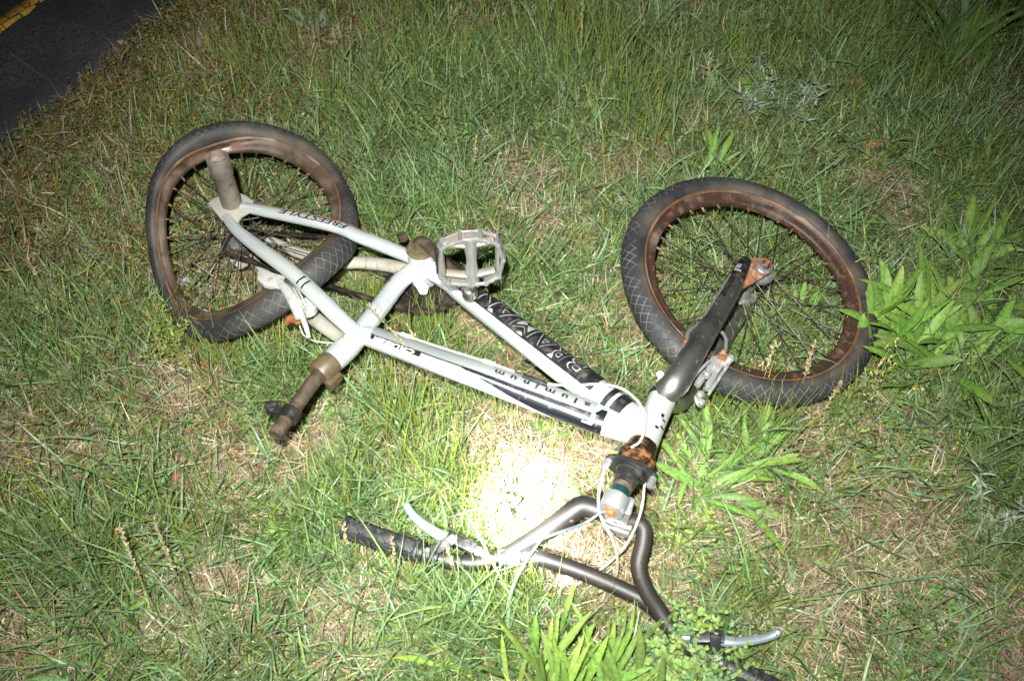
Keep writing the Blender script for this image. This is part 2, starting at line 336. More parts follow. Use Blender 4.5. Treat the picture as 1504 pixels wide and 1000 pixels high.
def wrap_text(mb, tube, s, uc, thc, width, height, m, off=.0016, flip=True, shear=0., bold=.0, arc_r=None, spacing=1.):
    """letters laid on a tube, centred at uc / thc (deg), the given width (along) and height (around)"""
    V, F, W, H = text_faces(s, 1., bold, shear, spacing)
    x = V[:, 0]/W*width; y = V[:, 1]/H*height
    if flip: x, y = -x, -y
    i = int(uc*(tube.n-1)); r = arc_r or (tube.a[i]+tube.b[i])/2
    mb.add(tube.surf(uc+x/tube.L, R_(thc)+y/r, off), F, m)

# --- frame: shell, gusset and dropouts in the part 'frame', every tube a sub-part
ctr = fp(612, 396, 0); BBn = BN
bbL = fp(618, 367, .037)
bbc = bbL-BN*.037
fr_mats = [M['frame'], M['black'], M['dirtyframe'], M['rust'], M['chrome'], M['grey'], M['white'], M['line'], M['navy']]
mb = MB(); lathe(mb, bbc-BN*.036, BN, [(0, .0255), (.001, .027), (.071, .027), (.072, .0255)])
frame0_mb = mb
# weld gusset where top and down tube meet the head tube
# weld beads
def bead(a, r, ax, rad=.0022):
    ax = nrm(ax); x = nrm(np.cross(ax, (.2, .3, .93))); y = np.cross(ax, x); th = np.linspace(0, 2*np.pi, 41)
    Tube([A(a)+r*(math.cos(t)*x+math.sin(t)*y) for t in th], rad, None, ax, n=60, seg=6).mesh(mb, 0, cap=False)
J = fp(527, 492, 0)
frame = mb.build('frame', fr_mats, bike)
mb = MB(); Tube([fp(868, 585, 0), fp(905, 601), fp(950, 624)], [.004, .020, .030], [.004, .018, .021], BN).mesh(mb, 0)
Tube([fp(885, 589, .012), fp(915, 602, .019), fp(940, 616, .0205)], [.002, .003, .003], None, BN, seg=8).mesh(mb, 0)
mb.build('gusset', fr_mats, frame)
def tube_part(name, tb, parent=frame, deco=None, mats=fr_mats, m=0):
    b_ = MB(); tb.mesh(b_, m)
    if deco: deco(b_, tb)
    return b_.build(name, mats, parent)
DT = Tube([bbc+nrm(fp(660, 412)-bbc)*.012, fp(662, 413), fp(692, 436), fp(825, 538), fp(900, 595), fp(948, 630)], [.019, .021, .0235, .0262, .026, .024], [.019, .020, .0215, .023, .023, .021], BN, seg=40)
def deco_dt(b_, t):
    t.patch(b_, .11, .785, lambda u: 62-8*min(1, (u-.11)/.1), 165, 1, off=.0007, nu=60, nt=18)
    t.patch(b_, .115, .775, lambda u: 58-8*min(1, (u-.11)/.1), lambda u: 60.5-8*min(1, (u-.11)/.1), 7, off=.0012, nu=60, nt=3)
    t.patch(b_, .845, .868, 38, 165, 1, nu=5); t.patch(b_, .88, .915, 40, 165, 1, nu=6)
    for dth, mm, bo, of in ((0, 7, .022, .0011), (0, 1, .0, .0015)):
        wrap_text(b_, t, 'BRAMAN', .50, 104, .235, .030, mm, off=of, bold=bo, shear=.12, spacing=1.08)
    for u, a0, a1 in ((.235, 64, 78), (.345, 60, 74), (.47, 60, 72), (.60, 62, 76)):
        t.patch(b_, u, u+.022, lambda q, u=u, a0=a0: a0, lambda q, u=u, a0=a0, a1=a1: a0+(a1-a0)*math.sin(max(.05, min(1, (q-u)/.022))*math.pi*.9), 7, off=.0019, nu=8, nt=5)
tube_part('down_tube', DT, deco=deco_dt)
TT = Tube([fp(522, 488), fp(546, 495), fp(580, 507), fp(646, 531), fp(707, 552), fp(769, 575), fp(838, 600), fp(900, 622), fp(945, 637)], [.016, .0185, .020, .0225, .0245, .0255, .0255, .0245, .022], [.017, .018, .0185, .0195, .0205, .021, .021, .020, .019], BN, seg=40)
def deco_tt(b_, t):
    t.patch(b_, .07, .84, lambda u: 72, lambda u: 158, 5, off=.0007, nu=60, nt=14)
    t.patch(b_, .07, .86, lambda u: 66 if u < .5 else 66-(u-.5)*30, lambda u: 71.5, 1, off=.0010, nu=60, nt=4)
    # black panel widening to the front with the white stripe inside
    t.patch(b_, .40, .88, lambda u: 64-76*min(1, max(0, (u-.40)/.34)), lambda u: 66 if u < .84 else 66+min(1, (u-.84)/.02)*34, 8, off=.0008, nu=70, nt=14)
    t.patch(b_, .36, .82, lambda u: 56-14*max(0, (u-.36)/.46), lambda u: 59-6*max(0, (u-.36)/.46), 6, off=.0014, nu=60, nt=4)
    t.patch(b_, .816, .848, 28, 34, 6, off=.0014, nu=8, nt=4); t.patch(b_, .838, .850, 33, 70, 6, off=.0014, nu=5, nt=8)
    t.patch(b_, .20, .42, 53, 54.3, 1, off=.0012, nu=20, nt=3)
    wrap_text(b_, t, 'aluminum', .665, 96, .165, .0105, 1, off=.0014, bold=.03, spacing=1.9)
    t.patch(b_, .075, .26, 47, 66, 8, off=.0010, nu=26, nt=6)
    wrap_text(b_, t, 'CRUISER', .165, 56.5, .078, .0058, 6, off=.0016, bold=.02, shear=.2)
    Tube([t.surf(A([u]), A([R_(140)]), .0014)[0] for u in np.linspace(.14, .56, 16)], .0024, None, BN, seg=8).mesh(b_, 2)
    for u in (.16, .45):
        Tube([t.surf(A([u+k]), A([R_(138)]), .002)[0] for k in (0, .02, .04)], .0038, None, BN, seg=8).mesh(b_, 6)
tube_part('top_tube', TT, deco=deco_tt)
stTop = fp(481, 537)
ST = Tube([bbc, fp(590, 411), fp(560, 449), J, fp(508, 512), stTop], [.015, .0165, .0172, .0185, .0215, .0205], None, BN, seg=32)
def deco_st(b_, t):
    t.patch(b_, .265, .295, -20, 70, 5, nu=5); t.patch(b_, .22, .232, -10, 60, 5, nu=4); t.patch(b_, .18, .188, -10, 60, 5, nu=4)
tube_part('seat_tube', ST, deco=deco_st)
HB, HT = fp(974, 583), fp(944, 655); hax = nrm(HT-HB)
HTB = Tube([HB, HB+(HT-HB)*.5, HT], [.0225, .0215, .0225], None, BN, seg=36)
def deco_ht(b_, t):
    t.patch(b_, .44, .50, 118, 132, 1, nu=5); t.patch(b_, .52, .545, 130, 150, 1, nu=5); t.patch(b_, .70, .74, 112, 128, 1, nu=5); t.patch(b_, .64, .67, 135, 160, 1, nu=4)
tube_part('head_tube', HTB, deco=deco_ht)
def stay(name, pts, ra_, rb_=None, deco=None, m=0): tube_part(name, Tube(pts, ra_, rb_, BN, seg=24), deco=deco, m=m)
def deco_cs(b_, t):
    wrap_text(b_, t, 'FREESTYLE', .44, 88, .130, .0105, 8, off=.0008, bold=.012, shear=.25)
    Tube([t.surf(A([u]), A([R_(158)]), .0)[0] for u in np.linspace(.12, .75, 16)], .0016, None, BN, seg=6).mesh(b_, 3)
stay('chainstay', [fp(350, 302, .06), fp(372, 307, .06), fp(440, 321, .057), fp(498, 335, .052), fp(528, 348, .044), fp(553, 357, .034), fp(604, 378, .018)], [.008, .0115, .0125, .0125, .0135, .014, .013], [.006, .0095, .010, .010, .0105, .0115, .012], deco_cs)
stay('chainstay', [fp(395, 352, -.055), fp(440, 372, -.055), fp(492, 385, -.05), fp(535, 386, -.042), fp(570, 390, -.03), fp(600, 396, -.015)], [.010, .0115, .0125, .0135, .014, .013], [.008, .0095, .010, .0105, .011, .012], m=2)
def deco_ss(b_, t):
    for u in (.63, .665): t.patch(b_, u, u+.008, lambda q: 30+ (q-.6)*10, 120, 8, nu=4)
stay('seatstay', [fp(331, 318, .06), fp(350, 340, .06), fp(388, 370, .058), fp(426, 398, .054), fp(464, 433, .046), fp(495, 464, .034), fp(522, 488, .012)], [.009, .0115, .0135, .014, .0145, .0145, .014], [.006, .009, .0105, .011, .011, .012, .012], deco_ss)
stay('seatstay', [fp(357, 366, -.055), fp(394, 408, -.055), fp(430, 442, -.050), fp(465, 470, -.042), fp(498, 493, -.028), fp(516, 503, -.01)], [.008, .0115, .0135, .0145, .0145, .014], [.006, .009, .0105, .011, .011, .012], deco_ss, m=2)
for w, q in ((.0605, 0), (-.0575, 1)):
    mb = MB(); dx, dy = (0, 0) if not q else (14, 62)
    pl = [(306, 300), (313, 294), (322, 290), (338, 284), (352, 285), (362, 289), (373, 297), (368, 311), (356, 318), (349, 328), (337, 333), (324, 322)]
    prism(mb, [fp(x+dx, y+dy, w) for x, y in pl], BN, .006, 0, .0015)
    mb.build('dropout', [M['dirtyframe']], frame)

# --- wheels
T_ = 180; phi = np.linspace(0, 2*np.pi, T_, endpoint=False)
QW = [0.015, 0.0173, -0.0032, 0.0171, 0.0416, 0.0139, -0.0343, -0.0052, -0.0016, -0.062, -0.0434, -0.08]
def rear_pt(ph, r, w):
    q = QW; ph = np.asarray(ph, float); k = np.clip((r-.02)/.18, 0, 1.2)
    z = w+(q[2]+q[3]*np.cos(ph)+q[4]*np.sin(ph)+q[5]*np.cos(2*ph)+q[6]*np.sin(2*ph)+q[7]*np.cos(3*ph)+q[8]*np.sin(3*ph))*k
    # cross-section leans with the warp of the rim
    sl = (q[3]*np.cos(ph)+q[4]*np.sin(ph)+q[5]*np.cos(2*ph)*2+q[6]*np.sin(2*ph)*2)/.2*.9
    k = np.clip((r-.02)/.18, 0, 1.2); bump_ = .020*np.exp(-((np.angle(np.exp(1j*(ph+.10))))/.38)**2)*k; tau = np.clip((r-.15)/.05, 0, 1)*(.85*np.exp(-((ph-2.25)/.36)**2)-.25*np.exp(-((ph-.6)/.5)**2)); r0 = r-.212; r, w = .212+r0*np.cos(tau)-w*np.sin(tau), w*np.cos(tau)+r0*np.sin(tau); z = z+(w*1.)*0
    z = w+(q[2]+q[3]*np.cos(ph)+q[4]*np.sin(ph)+q[5]*np.cos(2*ph)+q[6]*np.sin(2*ph)+q[7]*np.cos(3*ph)+q[8]*np.sin(3*ph))*k-bump_
    rr = r+0*ph; base = (rr-w*np.clip(sl, -.6, .6)*np.clip((r-.15)/.05, 0, 1))*(1+(q[9]+q[10]*np.cos(2*ph)+q[11]*np.sin(2*ph))*k)
    return RA+BX*(q[0]*k+base*np.cos(ph))[..., None]+BY*(q[1]*k+base*np.sin(ph))[..., None]+BN*z[..., None]
FO = A([0.44174652, 1.03306502, 0.08596391]); FN = nrm(A([0.22886036, -0.06957246, 0.97096993]))
FX = nrm(np.cross(A([0, 1., 0]), FN)); FY = np.cross(FN, FX)
def front_pt(ph, r, w):
    ph = np.asarray(ph, float)+0*np.asarray(r)+0*np.asarray(w); r = np.asarray(r, float)+0*ph; w = np.asarray(w, float)+0*ph
    return FO+FX*(r*np.cos(ph))[..., None]+FY*(r*np.sin(ph))[..., None]+FN*w[..., None]
def ringmesh(mb, pt, prof, m=0, closed=True, vs=None, lip=None):
    k = len(prof); V = []; UV = []
    for i, (r, w) in enumerate(prof):
        V.append(pt(phi, r, w))
    V = np.stack(V, 1).reshape(-1, 3)
    cum = vs if vs is not None else np.zeros(k)
    # duplicate first ring of verts at the seam so that the UVs do not wrap
    V = np.vstack([V, V[:k]]); uv = np.column_stack([np.repeat(np.linspace(0, 2*np.pi*.249, T_+1), k), np.tile(cum, T_+1)])
    kk = k if closed else k-1
    f = [(i*k+j, i*k+(j+1) % k, (i+1)*k+(j+1) % k, (i+1)*k+j) for i in range(T_) for j in range(kk)]
    mb.add(V, f, m if lip is None else [lip[0] if j in lip[1] else m for i in range(T_) for j in range(kk)], uv)
def make_wheel(pt, axisN, centre, rimmat, label, nsp=36, seed=1):
    rr = random.Random(seed)
    mb = MB(); ringmesh(mb, pt, [(.2115, .0150), (.2120, .0166), (.2100, .0176), (.2075, .0170), (.2062, .0150), (.2030, .0108), (.1960, .0092), (.1890, .0080), (.1868, .0050), (.1868, -.0050), (.1890, -.0080), (.1960, -.0092), (.2030, -.0108), (.2062, -.0150), (.2075, -.0170), (.2100, -.0176), (.2120, -.0166), (.2115, -.015), (.205, -.009), (.203, 0), (.205, .009)], lip=(1, (0, 1, 2, 3)))
    wh = mb.build('wheel', [rimmat, M['lip']], bike, sharp=50); wh['label'] = label
    # tyre
    ths = np.linspace(-2.50, 2.50, 27); prof = []; vs = []
    for t in ths:
        rt_ = .0242; rr_ = .2265+rt_*math.cos(t)*.93; ww = rt_*math.sin(t)*1.02
        prof.append((rr_, ww)); vs.append(t*rt_)
    mb = MB(); ringmesh(mb, pt, prof+[(.2085, 0)], vs=A(vs+[.06]))
    mb.build('tyre', [M['tyre']], wh, sharp=80)
    # hub
    mb = MB(); hc = centre
    lathe(mb, hc-axisN*.052, axisN, [(0, .005), (.001, .007), (.012, .008), (.014, .012), (.016, .024), (.019, .0245), (.022, .014), (.030, .0115), (.052, .011), (.074, .0115), (.082, .014), (.085, .0245), (.088, .024), (.090, .012), (.092, .008), (.103, .007), (.104, .005)], 0)
    lathe(mb, hc-axisN*.075, axisN, [(0, .0042), (.15, .0042)], 1, 12)
    hub = mb.build('hub', [M['alloy'], M['rustdark']], wh)
    for i in range(nsp):
        side = 1 if i % 2 == 0 else -1; k = i//2; d = 1 if k % 2 == 0 else -1
        a = 2*np.pi*i/nsp+.05; ah = a+d*1.05+rr.uniform(-.02, .02)
        p0 = pt(A([ah]), A([.0215]), A([side*.033]))[0]; p1 = pt(A([a]), A([.186]), A([side*.002]))[0]; p2 = pt(A([a]), A([.176]), A([side*.0035]))[0]
        mid = (p0+p1)/2+A([rr.uniform(-1, 1), rr.uniform(-1, 1), rr.uniform(-1, 1)])*.0018
        mb = MB(); Tube([p0, mid, p1], .0011, None, (.3, .2, .93), n=8, seg=5).mesh(mb, 0)
        Tube([p2, p1], .0021, None, (.3, .2, .93), n=3, seg=6).mesh(mb, 1)
        mb.build('spoke', [M['spoke'], M['orange'] if rr.random() < .55 else M['rustdark']], wh)
    return wh, hub
rear, rhub = make_wheel(rear_pt, BN, RA, M['rimrear'], 'buckled rear wheel with a dusty orange-brown rim', seed=3)
front, fhub = make_wheel(front_pt, FN, FO, M['rimfront'], 'round front wheel with a dark rusty rim', seed=5)
# rear freewheel, sprocket teeth and chain (below, in the shadow of the frame)
def cog(mb, c, axis, r, teeth, th, m=0, hole=.0):
    axis = nrm(axis); x = nrm(np.cross(axis, (.1, .98, .1))); y = np.cross(axis, x); P_ = []
    for i in range(teeth*4):
        a = 2*np.pi*i/(teeth*4); rr = r+(.0035 if i % 4 in (1, 2) else -.0015); P_.append(A(c)+rr*(math.cos(a)*x+math.sin(a)*y))
    prism(mb, P_, axis, th, m, 0)
mb = MB(); cog(mb, RA-BN*.040, BN, .034, 16, .003); lathe(mb, RA-BN*.052, BN, [(0, .018), (.012, .026), (.016, .026)], 0, 24)
mb.build('freewheel', [M['rustdark']], bike)
# --- crank set
crc = bbc-BN*.046
mb = MB(); x_, y_ = BX, BY; ring_o, ring_i = [], []
ch = MB(); cog(ch, crc, BN, .075, 36, .003, 0)
for k in range(5):
    a = k*1.2566+.3; q = crc+BN*.002+(.045*math.cos(a))*x_+(.045*math.sin(a))*y_; lathe(ch, q, BN, [(0, .014), (.0015, .014)], 1, 20)
chain_ring = ch.build('chainring', [M['chainsteel'], M['blackpart']], bike)
chm = MB(); c0, c1 = RA-BN*.041, crc; path = []
for i in range(40): a = R_(95+170*i/39); path.append(c0+.036*(math.cos(a)*BX+math.sin(a)*BY))
for i in range(1, 40): path.append(path[39]*(1-i/40)+(c1+.077*(math.cos(R_(265))*BX+math.sin(R_(265))*BY))*(i/40))
for i in range(40): a = R_(265+190*i/39); path.append(c1+.077*(math.cos(a)*BX+math.sin(a)*BY))
last = path[-1]
for i in range(1, 40): path.append(last*(1-i/40)+path[0]*(i/40)+BY*.012*math.sin(math.pi*i/40))
path = A(path); seg = np.linalg.norm(np.roll(path, -1, 0)-path, axis=1); cum = np.concatenate([[0], np.cumsum(seg)])
pc = np.vstack([path, path[:1]]); nl = int(cum[-1]/.0127)
for i in range(nl):
    s0 = cum[-1]*i/nl; k = min(np.searchsorted(cum, s0, side='right')-1, len(path)-1); t = (s0-cum[k])/seg[k]; p = pc[k]*(1-t)+pc[k+1]*t; T = nrm(pc[k+1]-pc[k])
    box(chm, p, T, np.cross(BN, T), BN, .0135, .0085, .006 if i % 2 else .0075, 0, .001)
chm.build('chain', [M['chainsteel']], bike)
ARM = fp(690, 428, .055)
mb = MB(); c0 = bbL+BN*.010
lathe(mb, bbL-BN*.002, BN, [(0, .026), (.004, .027), (.007, .0255), (.008, .021), (.010, .021), (.011, .0165), (.013, .0155), (.014, .011), (.018, .0105), (.0185, .006)], 1, 36)
Tube([fp(612, 356, .045), fp(622, 355, .056), fp(640, 372, .060), fp(664, 397, .060), fp(683, 419, .058), ARM], [.010, .0115, .010, .0092, .0095, .011], [.008, .0085, .0075, .007, .0072, .009], BN, seg=20).mesh(mb, 0)
lathe(mb, ARM-BN*.011, BN, [(0, .011), (.002, .0135), (.018, .0135), (.021, .011)], 2, 24)
mb.build('crank', [M['rustdark'], M['brass'], M['chrome']], bike)
mb = MB(); c0 = bbc-BN*.062; dv = nrm(-BX*.82+BY*.30-BN*.02)
Tube([bbc-BN*.04, c0-BX*.0, c0+dv*.06, c0+dv*.165], [.011, .010, .0092, .011], [.008, .0075, .007, .009], BN, seg=16).mesh(mb, 0); mb.build('crank', [M['rustdark']], bike)
# reddish nut behind the shell and white cable stop below it
mb = MB(); hexn(mb, fp(592, 352, .0), BN, .009, .014, 0); mb.build('chain_guard_nut', [M['rustdark']], bike)
mb = MB(); Tube([fp(612, 412, -.02), fp(622, 424, -.01), fp(622, 430, -.01)], [.008, .0105, .007], [.005, .007, .005], BN, seg=14).mesh(mb, 0); mb.build('cable_guide', [M['white']], bike)
# --- pedal: a cage standing on the axle that points up out of the crank end
PU = nrm(A([1, .06, .05]) - BN*np.dot(A([1, .06, .05]), BN)); PV = BN; PW = np.cross(PU, PV)
def pedal(base, parent_name='pedal'):
    o3 = lambda u, v, w_=0: base+PU*u+PV*v+PW*w_
    Pm = MB(); out = [(-.050, .030), (-.043, .094), (-.012, .108), (.020, .108), (.047, .096), (.056, .060), (.048, .022), (.026, .008), (-.004, .006), (-.036, .012)]
    hole_l = [(-.040, .034), (-.036, .084), (-.011, .093), (-.009, .022), (-.032, .024)]
    # cage rails: closed loops front and back joined by webs
    for w_ in (-.0095, .0095):
        n = len(out)
        for i in range(n):
            a, b = out[i], out[(i+1) % n]
            Tube([o3(*a, w_), o3(*b, w_)], .0036, .0030, PW, n=3, seg=8).mesh(Pm, 0)
    for i in range(len(out)):
        a, b = out[i], out[(i+1) % len(out)]; c = (o3(*a)+o3(*b))/2; L = np.linalg.norm(o3(*a)-o3(*b)); d = nrm(o3(*b)-o3(*a))
        if i % 2 == 0 or i in (1, 5): box(Pm, c, d, PW, np.cross(d, PW), L, .019, .0036, 1, .001)
        lathe(Pm, o3(*a, -.0125), PW, [(0, .0040), (.025, .0040)], 0, 8)
        for w_ in (-.0125, .0125): lathe(Pm, (o3(*a, w_)+o3(*b, w_))/2-PW*.002, PW, [(0, .0016), (.004, .0016)], 0, 6)
    for v_, sp in ((.022, .9), (.090, .8)):       # cross webs of the body
        Tube([o3(-.040, v_+.008), o3(0, v_), o3(.042, v_+.008)], .0044, .0085, PW, n=8, seg=10).mesh(Pm, 1)
    for u_ in (-.044, .047):
        Tube([o3(u_, .03), o3(u_*1.02, .09)], .0046, .0085, PW, n=4, seg=10).mesh(Pm, 1)
    Tube([o3(.003, .004), o3(.003, .03), o3(.004, .055), o3(.004, .085), o3(.004, .108)], [.0125, .0115, .0085, .0115, .0135], None, PW, seg=20).mesh(Pm, 0)
    lathe(Pm, o3(.004, .106), PV, [(0, .011), (.004, .010), (.0045, .007), (.003, .0065)], 2, 20)
    lathe(Pm, o3(.002, -.016), PV, [(0, .006), (.02, .006)], 2, 12)
    p = Pm.build('pedal', [M['alloy'], M['pedaldirt'], M['peg']], bike); p['label'] = 'scuffed alloy platform pedal standing upright'
    for (u_, v_, w2) in ((-.0505, .058, 0),):
        q = MB(); box(q, o3(u_-.0035, v_), PV, PW, PU, .052, .012, .003, 0, .001); q.build('reflector', [M['blackpart']], p)
M['pedaldirt'] = mat('dirty_alloy', (.20, .165, .125), .6, .25, [((.27, .265, .25), 40, .52, .12, .45, .6), ((.20, .13, .08), 70, .6, .1, .8, 0)], .25, 350)
pedal(fp(692, 424, .058)+BN*.012)
# --- peg and axle nut at the rear dropout
pc0 = fp(341, 300, .063); mb = MB()
lathe(mb, pc0, BN, [(0, .0175), (.002, .019), (.070, .019), (.071, .0197), (.0735, .0205), (.108, .0205), (.110, .0195), (.110, .0165), (.098, .016), (.092, .010)], 0, 36)
mb.build('peg', [M['peg']], bike)
mb = MB(); lathe(mb, RA-BN*.063, -BN, [(0, .019), (.03, .019), (.031, .016)], 0, 30); mb.build('axle_nut', [M['rustdark']], bike)
# --- seat post, clamp and reflector bracket
sd = nrm(stTop-J); mb = MB(); q0 = fp(474, 543); q1 = fp(404, 639); qd = nrm(q1-q0)
Tube([stTop-sd*.02, q0+qd*.02, q1], .0122, None, BN, seg=28).mesh(mb, 0)
lathe(mb, q1-qd*.001, qd, [(0, .0124), (.0015, .0114), (.0005, .009)], 0, 28)
post = mb.build('seat_post', [M['rustdark']], bike)
mb = MB(); lathe(mb, q0+qd*.090, qd, [(0, .0134), (.022, .0134)], 0, 28); lathe(mb, q0+qd*.0915, qd, [(0, .0165), (.018, .0165)], 0, 28)
bq = q0+qd*.100; side = nrm(-np.cross(qd, BN)); side = side if side[0] < 0 else -side
box(mb, bq+side*.021, side, qd, BN, .014, .016, .008, 0, .001); lathe(mb, bq+side*.034-BN*.010, BN, [(0, .009), (.003, .011), (.017, .011), (.02, .009)], 0, 18)
mb.build('reflector_bracket', [M['blackpart']], bike)
mb = MB(); lathe(mb, stTop-sd*.012, sd, [(0, .0203), (.002, .0218), (.033, .0210), (.036, .019)], 0, 32)
mb.build('seat_clamp', [M['tape']], bike)
box_b = MB(); box(box_b, stTop+sd*.012-BN*.012+nrm(np.cross(sd, BN))*-.022, sd, BN, np.cross(sd, BN), .03, .016, .014, 0, .002); box_b.build('clamp_bolt', [M['tape']], bike)
# --- headset, gyro, stem
SA = HT; sdv = nrm(at(900, 744, .165)-SA); mb = MB()
lathe(mb, SA-sdv*.010, sdv, [(0, .020), (.008, .023), (.016, .024), (.022, .0235), (.024, .020), (.030, .0175)], 0, 32)
lathe(mb, SA+sdv*.018, sdv, [(0, .024), (.004, .0295), (.007, .030), (.010, .029), (.012, .0255), (.014, .0285), (.017, .0285), (.019, .024), (.022, .027), (.025, .027), (.028, .021)], 1, 36)
headset = mb.build('headset', [M['greaseblack'], M['greaseblack']], bike)
SP_ = nrm(np.cross(sdv, BN)); SP_ = SP_ if SP_[0] > 0 else -SP_      # sideways in the frame plane
GW = nrm(np.cross(sdv, SP_)); GW = GW if GW[2] > 0 else -GW
mb = MB(); pl = []
for t in np.linspace(0, 2*np.pi, 28, endpoint=False):
    rx = .043*abs(math.cos(t))**.8*np.sign(math.cos(t)); ry = .027*math.sin(t); pl.append(SA+sdv*.048+SP_*rx+GW*ry)
prism(mb, pl, sdv, .004, 0, .001)
lathe(mb, SA+sdv*.050, sdv, [(0, .022), (.006, .022), (.008, .019), (.020, .0185), (.0205, .0165), (.03, .0165)], 0, 30)
gyro = mb.build('brake_rotor', [M['blackpart']], bike)
for sx_ in (-1, 1):
    mb = MB(); q = SA+sdv*.050+SP_*.036*sx_+GW*.004; lathe(mb, q, sdv, [(0, .0058), (.002, .0065), (.016, .0062), (.017, .004)], 0, 16)
    mb.build('cable_adjuster', [M['alloy']], bike)
mb = MB(); lathe(mb, SA+sdv*.072, sdv, [(0, .0155), (.016, .0155)], 1, 28); lathe(mb, SA+sdv*.086, sdv, [(0, .0145), (.030, .0145)], 0, 28)
E_ = SA+sdv*.112
lathe(mb, E_-sdv*.012, sdv, [(0, .0165), (.003, .0195), (.026, .0195), (.029, .0175)], 2, 32)
stem = mb.build('stem', [M['teal'], M['rustdark'], M['alloy']], bike)
mb = MB(); hexn(mb, E_+sdv*.0165, sdv, .0085, .007, 0); lathe(mb, E_+sdv*.0165, sdv, [(0, .011), (.002, .0105)], 0, 20); mb.build('stem_bolt', [M['orange']], stem)
BC = at(909, 762, .118)                                   # bar centre in its clamp
barx = nrm(at(948, 771, .118)-at(862, 742, .125)); fwd = nrm(BC-E_); fwd = nrm(fwd-barx*np.dot(fwd, barx)); un = np.cross(barx, fwd)
mb = MB(); box(mb, (E_+BC)/2-sdv*.004, barx, un, fwd, .040, .030, np.linalg.norm(BC-E_)*.9, 0, .004); box(mb, BC+fwd*.012, barx, un, fwd, .043, .034, .014, 0, .003)
box(mb, BC-fwd*.003, barx, un, fwd, .044, .030, .008, 0, .002)
clamp = mb.build('stem_clamp', [M['alloyw']] if 'alloyw' in M else [M['alloy']], stem)
for sx_ in (-1, 1):
    mb = MB(); hexn(mb, BC+barx*.013*sx_+fwd*.019, fwd, .0062, .006, 0); mb.build('clamp_bolt', [M['orange']], stem)
# --- handlebar
mb = MB(); rb_ = .0127
Lc, Rc = at(740, 815, .055), at(978, 908, .040)
left = [BC, at(872, 747, .121), at(853, 744, .121), at(834, 756, .115), at(800, 780, .092), at(768, 800, .072), at(738, 817, .056), at(712, 825, .051), at(680, 826, .050), at(640, 819, .050), at(600, 806, .050), at(512, 776, .050)]
right = [BC, at(936, 768, .114), at(946, 777, .110), at(944, 800, .100), at(938, 832, .086), at(950, 868, .066), at(968, 896, .050), at(984, 921, .040), at(1004, 944, .034), at(1035, 962, .032), at(1080, 984, .032), at(1135, 1012, .032)]
Tube(left, [rb_+.0015, .0150, .0168, .0158, .0140, .0128]+[rb_]*6, None, (0, 0, 1), seg=24).mesh(mb, 0); Tube(right, [rb_+.0015]+[rb_]*11, None, (0, 0, 1), seg=24).mesh(mb, 0)
Tube([at(752, 814, .062), at(795, 820, .058), at(860, 842, .052), at(920, 868, .047), at(950, 884, .045), at(976, 906, .042)], .0125, None, (0, 0, 1), seg=24).mesh(mb, 0)
Tube([at(733, 820, .060), at(760, 816, .062), at(790, 820, .058)], .0135, None, (0, 0, 1), seg=24).mesh(mb, 1)
bars = mb.build('handlebar', [M['blacksteel'], M['chromedark'] if 'chromedark' in M else M['chrome']], bike)
def grip(p0, p1, name='grip'):
    g = MB(); t = Tube([p0, (p0+p1)/2, p1], [.0165, .0160, .0155], None, (0, 0, 1), n=30, seg=32); t.mesh(g, 0)
    d = nrm(p1-p0); L = np.linalg.norm(p1-p0)
    lathe(g, p0-d*.002, d, [(0, .0185), (.004, .020), (.007, .0185)], 0, 28)
    lathe(g, p1-d*.004, d, [(0, .017), (.003, .0195), (.006, .0195), (.009, .015)], 0, 28)
    nr = 5
    for i in range(nr):
        for k in range(6):
            u = (i+.5+(.5 if k % 2 else 0))/nr*.9+.03; th = k*60
            if u > .95: continue
            du, dth = .075, 27; PP = [t.surf(A([u+a]), A([R_(th+b)]), .0024)[0] for a, b in ((-du, 0), (0, -dth), (du, 0), (0, dth))]
            QQ = [t.surf(A([u+a*1.2]), A([R_(th+b*1.2)]), .0)[0] for a, b in ((-du, 0), (0, -dth), (du, 0), (0, dth))]
            cen = t.surf(A([u]), A([R_(th)]), .0032)[0]
            g.add(PP+QQ+[cen], [(0, 1, 8), (1, 2, 8), (2, 3, 8), (3, 0, 8), (0, 1, 5, 4), (1, 2, 6, 5), (2, 3, 7, 6), (3, 0, 4, 7)], 0)
    return g.build(name, [M['rubber']], bars, sharp=20)
grip(at(614, 810, .050), at(509, 774, .050)); grip(at(1062, 976, .032), at(1150, 1020, .032))
